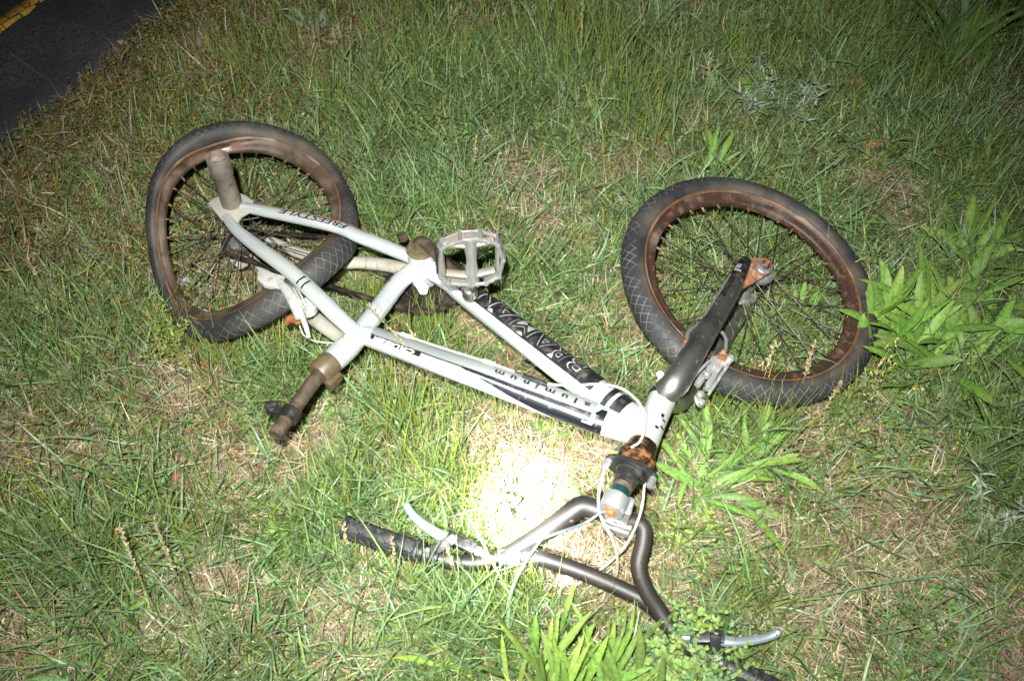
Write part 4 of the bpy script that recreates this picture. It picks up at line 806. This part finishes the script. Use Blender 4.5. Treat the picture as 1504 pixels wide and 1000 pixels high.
p3 = blades(np.column_stack([x, y, gh(x, y)]), 2.2+r.randn(n)*.9, .04+.07*r.rand(n), .0010+.0014*r.rand(n), .5+.7*r.rand(n), r.randn(n)*.5, varied(pick(r, [(.27, .22, .15), (.22, .17, .11), (.35, .30, .21), (.15, .11, .07)], [3, 3, 2, 2], n), r, .2), 5, twist=r.randn(n, 2)*.6, side=r.randn(n)*.5)
tag(mesh_np('dry_grass', [p1, p2, p3], ML['dry']), kind='stuff')
# (f) low sprigs: many small leaves on thin stalks; orange-brown towards the road, green elsewhere
def sprigs(n0, seed, wfun, cols, wts, hmax, lsz, per=12, prof='round'):
    x, y, r = scatter(n0, seed=seed); k = r.rand(len(x)) < wfun(x, y); x, y = x[k], y[k]; n = len(x); H = hmax*(.35+.65*r.rand(n))*(1-.5*press(x, y)); z = gh(x, y)
    az = r.rand(n)*6.283; th = np.abs(r.randn(n))*.5; top = np.column_stack([np.cos(az)*np.sin(th), np.sin(az)*np.sin(th), np.cos(th)])
    cS = varied(pick(r, cols, wts, n), r, .15)
    st = blades(np.column_stack([x, y, z]), az, H, np.full(n, .0010), th, 0*H, cS*.8, 3, 'stem')
    xx = np.repeat(np.arange(n), per); f = r.rand(n*per)*.8+.2; b = np.column_stack([x, y, z])[xx]+top[xx]*(H[xx]*f)[:, None]+r.randn(n*per, 3)*A([.004, .004, .001])
    lf = blades(b, r.rand(n*per)*6.283, lsz*(.5+.9*r.rand(n*per)), lsz*(.28+.3*r.rand(n*per)), .6+.9*r.rand(n*per), r.randn(n*per)*.5, varied(cS[xx], r, .2), 3, prof, twist=r.randn(n*per, 2)*.4)
    return [st, lf]
near = lambda x, y: np.clip(1.2+road_d(x, y)/.85, 0, 1)
BRN = [(.16, .115, .03), (.20, .115, .03), (.14, .13, .035), (.10, .13, .03), (.22, .18, .06), (.11, .07, .035)]
sp = sprigs(42000, 21, lambda x, y: near(x, y)*.95*np.clip(.35+1.3*(fbm(x, y, 7, 99)-.35), 0, 1), BRN, [4, 2, 4, 5, 2, 2], .050, .0080, 16)
sp += sprigs(9000, 25, lambda x, y: np.clip((y-1.35)/.4, 0, 1)*np.clip(.3+1.8*(fbm(x, y, 4, 107)-.5), 0, 1)*np.clip(-road_d(x, y), 0, 1), BRN, [4, 3, 3, 2, 1, 3], .055, .0065, 12)
sp += sprigs(11000, 23, lambda x, y: np.clip(.30+1.9*(fbm(x, y, 4, 103)-.5), 0, .9)*(1-field(x, y, DRY)*.5)*np.clip(-road_d(x, y), 0, 1), [(.12, .19, .035), (.19, .20, .04), (.20, .12, .035), (.09, .15, .035)], [5, 3, .7, 4], .050, .0075, 12)
tag(mesh_np('low_weeds', sp, ML['weed']), kind='stuff')
x, y, r = scatter(2600, seed=31); 
sp = sprigs(1500, 33, lambda x, y: np.clip(.3+1.5*(fbm(x, y, 4, 113)-.5), 0, 1)*np.clip(-road_d(x, y)-.1, 0, 1), [(.12, .20, .045), (.15, .24, .05), (.10, .17, .07)], [3, 3, 2], .028, .013, 8)
sp += sprigs(3800, 35, lambda x, y: np.clip((x-.1)/.3, 0, 1)*np.clip((1.0-y)/.3, 0, 1)*np.clip(.35+1.6*(fbm(x, y, 5, 117)-.5), 0, 1), [(.14, .20, .05), (.18, .24, .06), (.10, .16, .06), (.22, .24, .07)], [3, 3, 2, 1], .030, .010, 10)
tag(mesh_np('clover', sp, ML['weed']), kind='stuff')
# (g) single broad-leaved plants
def plant(px, py, label, nl, L, W, seed, cols=((.11, .215, .035), (.14, .26, .05), (.085, .18, .035)), name='plantain_plant', cat='plant', group=None, up=.35, spread=1., azc=None, azs=3.2, prof='strap', mt='leaf', bend=.7, z0=0., rs=.008):
    c = at(px, py, 0); r = np.random.RandomState(seed); az = r.rand(nl)*6.283 if azc is None else azc+r.randn(nl)*azs
    W = W*.74; nl_ = nl; bend = bend*1.35
    p = np.column_stack([c[0]+r.randn(nl)*rs, c[1]+r.randn(nl)*rs, gh(A([c[0]]), A([c[1]]))[0]+z0+0*az]); th = up+np.abs(r.randn(nl))*.35*spread
    d_ = blades(p, az, L*(.55+.6*r.rand(nl)), W*(.55+.6*r.rand(nl)), th, bend*(.4+r.rand(nl)), varied(A(cols)[r.randint(0, len(cols), nl)], r, .12), 10, prof, fold=.28, twist=np.column_stack([r.randn(nl)*.25, r.randn(nl)*.5]), side=r.randn(nl)*.45, wave=r.rand(nl)*.0016, tip=(A([.26, .20, .06]), .22))
    o = mesh_np(name, [d_], ML[mt], org=(c[0], c[1], 0)); tag(o, label, cat, group); return o
PG = 'broad-leaved weeds growing in the grass'
plant(1375, 520, 'large bright green broad-leaved clump spreading beside the front tyre', 100, .150, .031, 1, azc=1.7, azs=1.4, up=.45, rs=.045, cols=((.12, .24, .04), (.15, .28, .05), (.09, .20, .035)), group=PG)
plant(1300, 500, 'tight fan of glossy leaves touching the right side of the front tyre', 40, .13, .027, 2, rs=.025, cols=((.12, .25, .04), (.15, .29, .05)), azc=1.6, azs=.7, up=.15, group=PG)
plant(1470, 520, 'long arching leaves at the right edge past the front tyre', 26, .15, .028, 3, rs=.03, azc=.4, azs=.8, up=.7, group=PG)
plant(1425, 395, 'leafy clump at the right edge above the big clump by the tyre', 50, .13, .026, 4, rs=.022, azc=1.3, azs=1., up=.4, group=PG)
plant(1400, 95, 'dark green clump of long strap leaves in the far right corner', 60, .20, .022, 5, rs=.03, azc=.75, azs=.55, up=.5, cols=((.07, .15, .03), (.09, .18, .035), (.06, .13, .04)), group=PG)
plant(1490, 60, 'strap-leaved tuft cut by the right edge at the top corner', 18, .20, .020, 15, azc=.9, azs=.6, up=.5, cols=((.07, .15, .03), (.09, .17, .04)), group=PG)
plant(1470, 660, 'low leafy rosette at the right edge below the arching leaves', 18, .10, .020, 31, azc=1.8, azs=1.2, up=.8, group=PG)
plant(1330, 660, 'low dark leaves in the turf below the big clump', 14, .08, .016, 32, up=.9, cols=((.08, .16, .04), (.10, .19, .05)), group=PG)
plant(1030, 718, 'sprawling pale green rosette right of the headset', 42, .14, .021, 6, azc=.9, azs=1.2, up=.75, rs=.02, group=PG)
plant(1100, 690, 'narrow-leaved green tuft between the rosette and the front wheel', 16, .12, .018, 7, azc=1., azs=.9, up=.5, group=PG)
plant(805, 1035, 'tall yellow-green leaves under the crossbar at the bottom edge', 44, .17, .017, 8, azc=1.57, azs=.8, up=.06, rs=.028, bend=.3, cols=((.13, .24, .04), (.10, .20, .04), (.18, .27, .06)), group=PG)
plant(900, 1025, 'yellow-green leaf fan at the bottom edge left of the right grip', 30, .15, .017, 9, azc=1.3, azs=.8, up=.15, rs=.02, bend=.35, cols=((.13, .21, .04), (.11, .19, .045)), group=PG)
plant(700, 1010, 'single long yellow-green leaf leaning left at the bottom edge', 4, .14, .020, 10, azc=2.7, azs=.25, up=.8, cols=((.18, .28, .03), (.18, .30, .04)), group=PG)
plant(430, 785, 'small bright rosette of rounded leaves left of the left grip', 11, .055, .018, 11, up=.55, cols=((.15, .29, .04), (.12, .24, .04)), group=PG)
plant(140, 980, 'flat dark green rosette in the lower left corner', 13, .12, .020, 12, azc=2.9, azs=1., up=1.0, bend=.4, cols=((.07, .16, .03), (.09, .19, .03)), group=PG)
plant(1045, 258, 'upright green leaves just beyond the top of the front tyre', 16, .095, .020, 13, azc=1.57, azs=1., up=.3, group=PG)
plant(1115, 165, 'green leaves behind the silvery weed beyond the front wheel', 16, .10, .020, 14, azc=1.3, azs=1.2, up=.5, cols=((.08, .17, .03), (.10, .20, .035)), group=PG)
plant(1050, 500, 'green leaves seen through the left half of the front wheel', 14, .075, .016, 16, azc=1., azs=1.5, up=.8, group=PG)
plant(1170, 470, 'green leaves seen through the right half of the front wheel', 18, .08, .016, 17, azc=1.4, azs=1.5, up=.7, group=PG)
plant(1010, 330, 'low leaves inside the front rim near its upper left', 12, .07, .014, 18, up=.8, group=PG)
plant(160, 45+95, 'dull olive tuft at the edge of the asphalt', 10, .09, .010, 19, up=.5, cols=((.12, .14, .04), (.16, .15, .06)), group=PG)
plant(460, 45, 'grey-green toothed leaves near the top edge beyond the rear wheel', 12, .08, .022, 20, azc=1.9, azs=1.1, up=.5, cols=((.11, .18, .10), (.13, .20, .11)), group=PG)
plant(580, 430, 'grass-like leaves between the seat tube and the chainring', 9, .07, .013, 24, azc=1.2, azs=1., up=.4, cols=((.10, .21, .06), (.12, .22, .07)), group=PG)
# silvery weeds
def cud(px, py, seed, label, nst=6, sp=.06):
    c = at(px, py, 0); r = np.random.RandomState(seed); ps = []
    for k in range(nst):
        bx, by = c[0]+r.randn()*sp, c[1]+r.randn()*sp*.5; az0 = r.rand()*6.283; H = .05+.05*r.rand(); n = 26; f = r.rand(n); lean = .9
        b = np.column_stack([bx+np.cos(az0)*math.sin(lean)*H*f, by+np.sin(az0)*math.sin(lean)*H*f, gh(A([bx]), A([by]))[0]+.012+math.cos(lean)*H*f])
        ps.append(blades(b, r.rand(n)*6.283, .016+.022*r.rand(n), .0028+.0016*r.rand(n), .5+.8*r.rand(n), .6+.8*r.rand(n), varied(pick(r, [(.19, .23, .16), (.26, .29, .22), (.13, .19, .10)], [3, 2, 2], n), r, .1), 5, 'lance', fold=.3, side=r.randn(n)*.5))
        ps.append(blades(A([[bx, by, .008]]), A([az0]), A([H]), A([.003]), A([lean]), A([0.]), A([[.30, .22, .16]]), 3, 'stem'))
    tag(mesh_np('cudweed_plant', ps, ML['hairy'], org=(c[0], c[1], 0)), label, 'plant', 'silvery woolly weeds')
cud(1085, 165, 1, 'silvery woolly weed beyond the top of the front wheel', 8, .07)
cud(1150, 150, 2, 'silvery weed just right of the larger silvery one', 4, .03)
cud(1492, 175, 3, 'pale grey weed at the right edge in the upper corner', 5, .035)
cud(1440, 775, 4, 'small silvery sprig at the right side low in the grass', 3, .03)
# leafy lobed weed over the right grip
def leafy(px, py, rx, ry, n, label, seed, hmax=.07, sz=.014, cols=((.13, .20, .05), (.17, .23, .06), (.09, .16, .06))):
    c = at(px, py, 0); r = np.random.RandomState(seed); sp_ = rx*1.9; x, y = c[0]+r.randn(n)*.004, c[1]+r.randn(n)*.004; z = gh(x, y); ps = []
    az0 = r.rand(n)*6.283; rad = sp_*np.sqrt(r.rand(n)); hh = hmax*(.35+.65*r.rand(n)); h = np.sqrt(rad**2+hh**2); lean_ = np.arctan2(rad, hh); n = len(x)
    cc = varied(pick(r, list(cols), [1]*len(cols), n), r, .13)
    ps.append(blades(np.column_stack([x, y, z]), az0, h, np.full(n, .0014), lean_, 0*h, cc*.8, 4, 'stem'))
    tx, ty, tz = x+np.cos(az0)*rad, y+np.sin(az0)*rad, z+hh
    for k in range(9):
        f_ = (1, 1, 1, .8, .8, .6, .6, .9, .4)[k]; az = r.rand(n)*6.283; ps.append(blades(np.column_stack([x+(tx-x)*f_, y+(ty-y)*f_, z+(tz-z)*f_]), az, sz*(.4+.6*r.rand(n)), sz*(.22+.3*r.rand(n)), .7+.9*r.rand(n), .5*r.rand(n), cc, 4, 'round', fold=.15))
    return tag(mesh_np('leafy_weed', ps, ML['weed'], org=(c[0], c[1], 0)), label, 'plant', 'small leafy weeds')
leafy(1012, 985, .042, .020, 110, 'bright lobed leafy weed covering the elbow of the handlebar above the right grip', 1, .085)
leafy(955, 1000, .034, .018, 70, 'paler leafy weed left of the right grip', 2, .06)
leafy(1000, 660, .05, .03, 36, 'tiny-leaved weed right of the head tube', 3, .03, .009)
leafy(1010, 790, .03, .03, 34, 'yellowish tiny-leaved weed right of the handlebar riser', 4, .03, .008, ((.24, .28, .05), (.2, .25, .05)))
leafy(1390, 940, .06, .03, 40, 'low round-leaved weed near the lower right corner', 5, .04, .012, ((.09, .18, .05), (.12, .2, .05)))
leafy(260, 520, .03, .03, 34, 'yellow-flowering weed standing against the lower left of the rear tyre', 6, .11, .008, ((.24, .25, .05), (.20, .22, .06), (.13, .18, .05)))
leafy(650, 215, .04, .03, 20, 'young leafy shoot in the tall grass beyond the pedal', 7, .08, .012, ((.15, .17, .04), (.14, .22, .05)))
leafy(1300, 610, .05, .03, 30, 'small-leaved weed below the big clump at the right', 8, .05, .010)
# flowering grass stalks
def stalk(px, py, tx, ty, h, label, seed, plume=.35, c1=(.20, .20, .09), c2=(.30, .24, .13), w_=.0016, ns=46, ss=.006, open_=0.):
    a = at(px, py, 0); b = at(tx, ty, h); r = np.random.RandomState(seed); m_ = (a+b)/2+A([0, 0, h*.14]); a[2] = gh(A([a[0]]), A([a[1]]))[0]
    P_ = catmull([a, m_, b], 16); ps = []
    T = np.gradient(P_, axis=0); T /= np.linalg.norm(T, axis=1)[:, None]; s = np.cross(T, A([.3, .9, .2])); s /= np.linalg.norm(s, axis=1)[:, None]; u = np.cross(T, s)
    V = np.concatenate([np.stack([P_+w_/2*(s*math.cos(k)+u*math.sin(k)) for k in (0, 2.09, 4.19)], 1).reshape(-1, 3)]); F = A([[i*3+j, i*3+(j+1) % 3, (i+1)*3+(j+1) % 3, (i+1)*3+j] for i in range(15) for j in range(3)])
    ps.append((V, F, np.broadcast_to(A(c1), V.shape).copy()))
    f = (1-plume)+plume*r.rand(ns); q = A([P_[min(14, int(k*15))]*(1-(k*15-min(14, int(k*15))))+P_[min(14, int(k*15))+1]*(k*15-min(14, int(k*15))) for k in f]); Te = T[-1]
    az = math.atan2(Te[1], Te[0])+r.randn(ns)*.9; th = math.acos(np.clip(Te[2], -1, 1))+r.randn(ns)*.35
    q = q+r.randn(ns, 3)*(.0012+open_)
    ps.append(blades(q, az, ss*(.7+.6*r.rand(ns)), np.full(ns, ss*.36), th, r.randn(ns)*.3, varied(np.broadcast_to(A(c2), (ns, 3)).copy(), r, .18), 3, 'seed', fold=.4, twist=r.randn(ns, 2)))
    return tag(mesh_np('grass_stalk', ps, ML['dry'], org=(a[0], a[1], 0)), label, 'grass stalk', 'flowering grass stalks')
stalk(700, 650, 540, 447, .20, 'long brown-green seed stalk arching over the top tube', 1, .30)
stalk(660, 600, 598, 478, .17, 'seed stalk crossing the top tube beside the white lettering', 2, .25)
stalk(1150, 650, 1196, 505, .12, 'fuzzy seed head standing against the lower rim of the front wheel', 3, .35, ns=90)
stalk(1190, 640, 1236, 560, .10, 'seed head on the tread at the lower right of the front wheel', 4, .5, ns=90)
stalk(1090, 650, 1140, 500, .13, 'thin seed stalk crossing the bottom spokes of the front wheel', 5, .3)
stalk(1260, 640, 1306, 512, .12, 'loose yellow seed panicle right of the front tyre', 6, .65, (.20, .22, .06), (.38, .33, .10), ns=60, ss=.007, open_=.007)
stalk(850, 170, 856, 0, .26, 'tall pale seed stalk at the top edge', 7, .45, ns=80)
stalk(690, 330, 700, 200, .14, 'short brown seed stalk behind the pedal', 8, .3)
stalk(1430, 150, 1480, 10, .2, 'thin stalk of tiny yellow buds in the far right corner', 9, .6, (.12, .13, .04), (.26, .22, .08), ns=34, open_=.006)
stalk(250, 940, 175, 770, .17, 'dark seed stalk leaning over the grass at the lower left', 10, .4, ns=70)
stalk(300, 930, 225, 760, .16, 'second dark seed stalk right of the one at the lower left', 11, .4, ns=70)
stalk(590, 900, 575, 790, .11, 'seed stalk standing in front of the left grip', 12, .35, ns=60)
stalk(520, 860, 505, 770, .10, 'thin stalk at the end of the left grip', 13, .3)
stalk(1010, 760, 1180, 640, .08, 'long green stalk bending right over the rosette', 14, .3)
stalk(95, 470, 40, 380, .08, 'brown stalk near the asphalt left of the rear wheel', 15, .3)
stalk(690, 900, 655, 800, .10, 'stalk crossing the bar beside the left brake clamp', 16, .3, ns=60)
# single long blades that cross the handlebar
def longblade(pts, wd, c, label):
    P_ = catmull(pts, 14); T = np.gradient(P_, axis=0); T /= np.linalg.norm(T, axis=1)[:, None]; s = np.cross(T, A([.05, -.55, .8])); s /= np.linalg.norm(s, axis=1)[:, None]; t = np.linspace(0, 1, 14)
    wv = (wd/2*(1-.85*t**2))[:, None]; nn = np.cross(s, T); V = np.stack([P_-s*wv-nn*wv*.3, P_, P_+s*wv-nn*wv*.3], 1).reshape(-1, 3); F = A([[i*3+j, i*3+j+1, (i+1)*3+j+1, (i+1)*3+j] for i in range(13) for j in range(2)])
    C_ = np.broadcast_to(A(c), V.shape).copy(); C_[1::3] *= 1.25; o = mesh_np('bent_grass', [(V, F, C_)], ML['grass'], org=(P_[0][0], P_[0][1], 0)); tag(o, label, 'bent grass', 'long single grass blades')
longblade([at(748, 960, .0), at(748, 880, .07), at(775, 820, .10), at(818, 765, .12)], .006, (.13, .22, .13), 'long grey-green blade bending over the crossbar')
longblade([at(790, 935, .0), at(742, 860, .06), at(700, 780, .09), at(680, 745, .09)], .0045, (.14, .24, .08), 'green blade crossing the bar by the left riser')
longblade([at(730, 940, .0), at(690, 880, .03), at(620, 850, .035)], .005, (.11, .2, .12), 'bluish blade lying left below the crossbar')
longblade([at(1000, 1000, .02), at(880, 982, .05), at(790, 965, .05)], .006, (.18, .28, .09), 'stiff pale blade lying over the leaves at the bottom edge')
longblade([at(1110, 900, .0), at(1090, 800, .06), at(1060, 730, .08), at(1050, 700, .08)], .004, (.13, .23, .06), 'upright blade right of the handlebar riser')
longblade([at(1450, 1000, .0), at(1400, 860, .02), at(1340, 850, .03), at(1180, 880, .03)], .005, (.12, .2, .12), 'bluish blade lying across the bare patch at the right')
longblade([at(1350, 330, .0), at(1200, 320, .05), at(1170, 300, .05)], .004, (.12, .2, .07), 'blade bending away behind the front tyre')
# ------------------------------------------------------------------ small litter
def curl_leaf(px, py, L, W, az, label, c, seed, name='dead_leaf', cat='dead leaf', m='dry', bend=1.0, z=.02):
    p = at(px, py, z); o = mesh_np(name, [blades(p[None], A([az]), A([L]), A([W]), A([1.2]), A([bend]), A([c]), 10, 'lance', fold=.5, side=A([.5]), twist=A([[.2, .6]]))], ML[m], org=(p[0], p[1], 0)); tag(o, label, cat, 'curled dead leaves' if cat == 'dead leaf' else None)
curl_leaf(1262, 214, .085, .016, -.15, 'rust-orange curled leaf in the grass beyond the front tyre', (.34, .13, .045), 1)
curl_leaf(1240, 124, .07, .013, .25, 'orange curled leaf near the top right', (.33, .13, .035), 2)
curl_leaf(1397, 228, .06, .010, 1.25, 'brown curled leaf at the upper right, upright', (.26, .13, .05), 3)
curl_leaf(1418, 88, .05, .009, .5, 'small brown leaf on the dark strap-leaved clump', (.26, .13, .06), 4)
curl_leaf(250, 702, .022, .016, .2, 'small brick-red leaf scrap in the lower left grass', (.15, .055, .038), 5)
curl_leaf(242, 749, .014, .010, -.2, 'tiny red scrap below the brick-red one', (.20, .06, .04), 6)
curl_leaf(1338, 567, .028, .011, -.5, 'small yellow leaf below the big green clump', (.50, .36, .05), 7)
curl_leaf(985, 672, .016, .011, .3, 'small yellow leaf right of the headset', (.50, .34, .03), 8)
curl_leaf(718, 80, .05, .012, 1.0, 'thin orange leaf in the tall grass at the top', (.30, .10, .03), 9)
curl_leaf(800, 690, .05, .004, 1.2, 'dry straw standing in the torch light', (.45, .35, .2), 10)
g = MB(); c = at(865, 829, .006); lathe(g, c, (0, 0, 1), [(0, .003), (.002, .006), (.005, .0062), (.007, .003)], 0, 12)
tag(g.build('pebble', mat('black_pebble', (.006, .006, .007), .4)), 'tiny black pebble on bare straw inside the handlebar', 'pebble')
mp = mat('blue_grey_plastic', (.045, .075, .095), .4, 0, [((.15, .19, .2), 90, .55, .1, .4, 0)]); g = MB()
for dx, dy, sx_, sy_, a in ((-9, 6, .030, .013, .3), (-22, 12, .020, .012, .2), (2, -18, .008, .018, .1), (13, -18, .010, .012, .0), (14, 2, .012, .009, .4), (22, 10, .022, .010, .9), (8, 22, .014, .026, .3), (6, 4, .022, .007, .5)):
    q = at(735+dx, 727+dy, .052+.004*math.sin(dx)); ax = A([math.cos(a), math.sin(a), .25*math.sin(dx*1.7)]); box(g, q, ax, np.cross((0, .2, 1), ax), np.cross(ax, np.cross((0, .2, 1), ax)), sx_, sy_, .0016, 0, .0004)
Tube([at(722, 735, .05), at(735, 727, .054), at(747, 728, .052), at(757, 735, .052)], .0028, None, (0, 0, 1), seg=8).mesh(g, 0)
tag(g.build('plastic_scrap', mp), 'broken blue-grey plastic scrap lying in the brightest torch light', 'litter')
def crumple(px, py, r0, label, seed, m, name='paper_scrap', flat=.35):
    bm = bmesh.new(); bmesh.ops.create_icosphere(bm, subdivisions=3, radius=r0); r = np.random.RandomState(seed); D_ = r.randn(9, 3); D_ /= np.linalg.norm(D_, axis=1)[:, None]
    for v in bm.verts:
        d_ = A(v.co)/r0; k = 1+.30*np.sin(4*np.max(D_@d_)*3)+.12*r.randn(); v.co = Vector((d_[0]*r0*k*1.3, d_[1]*r0*k, d_[2]*r0*k*flat))
    bm.verts.index_update(); V = A([list(v.co) for v in bm.verts]); F = [[v.index for v in f.verts] for f in bm.faces]; bm.free(); g = MB(); g.add(V+at(px, py, .012), F); tag(g.build(name, m, smooth=False), label, 'litter')
wm = mat('white_wrapper', (.75, .75, .73), .4, 0, [((.4, .37, .3), 60, .62, .08, .7, 0)])
crumple(785, 890, .011, 'crumpled white wrapper in the grass below the crossbar', 1, wm)
crumple(830, 853, .009, 'thin white scrap under the crossbar', 2, wm, flat=.3)
crumple(270, 414, .011, 'small shiny foil scrap inside the rear rim', 3, mat('foil', (.55, .6, .62), .25, .6), name='foil_scrap')
crumple(178, 62, .006, 'pale pebble at the asphalt edge', 5, mat('pale_stone', (.33, .24, .18), .9), name='pebble', flat=.8)
# dry twigs near the road
def twig(pts, r, label, c=(.17, .11, .07), seed=0):
    g = MB(); Tube(pts, [r]*(len(pts)-1)+[r*.4], None, (.1, .1, .98), seg=6).mesh(g, 0); tag(g.build('twig', M['twig']), label, 'twig', 'dry twigs and bent stems')
M['twig'] = mat('dry_twig', (.22, .15, .10), .85, 0, [((.12, .08, .05), 60, .5, .1, .9, 0)], .4, 300)
twig([at(40, 200, .02), at(75, 197, .03), at(105, 195, .03), at(122, 210, .02)], .0022, 'reddish-brown twig lying in the weeds near the asphalt')
twig([at(92, 170, .06), at(94, 196, .03), at(96, 216, .02)], .0018, 'forked pale twig standing in the weeds near the asphalt')
twig([at(176, 108, .0), at(180, 82, .05), at(192, 66, .06)], .0018, 'dry bent stem at the corner of the asphalt')
twig([at(182, 92, .0), at(168, 70, .04), at(156, 55, .05)], .0018, 'greenish bent stem leaning over the asphalt')
twig([at(14, 78, .012), at(42, 98, .012), at(70, 118, .012)], .0012, 'thin straw lying on the asphalt')
twig([at(455, 62, .03), at(470, 52, .03), at(484, 42, .035)], .0018, 'pale straw near the top edge beyond the rear wheel')
twig([at(250, 590, .02), at(180, 560, .03), at(110, 470, .03)], .0016, 'long pale straw left of the rear wheel')
twig([at(300, 515, .02), at(420, 530, .02), at(380, 520, .02)][:2], .0010, 'fine straw under the seat post clamp')
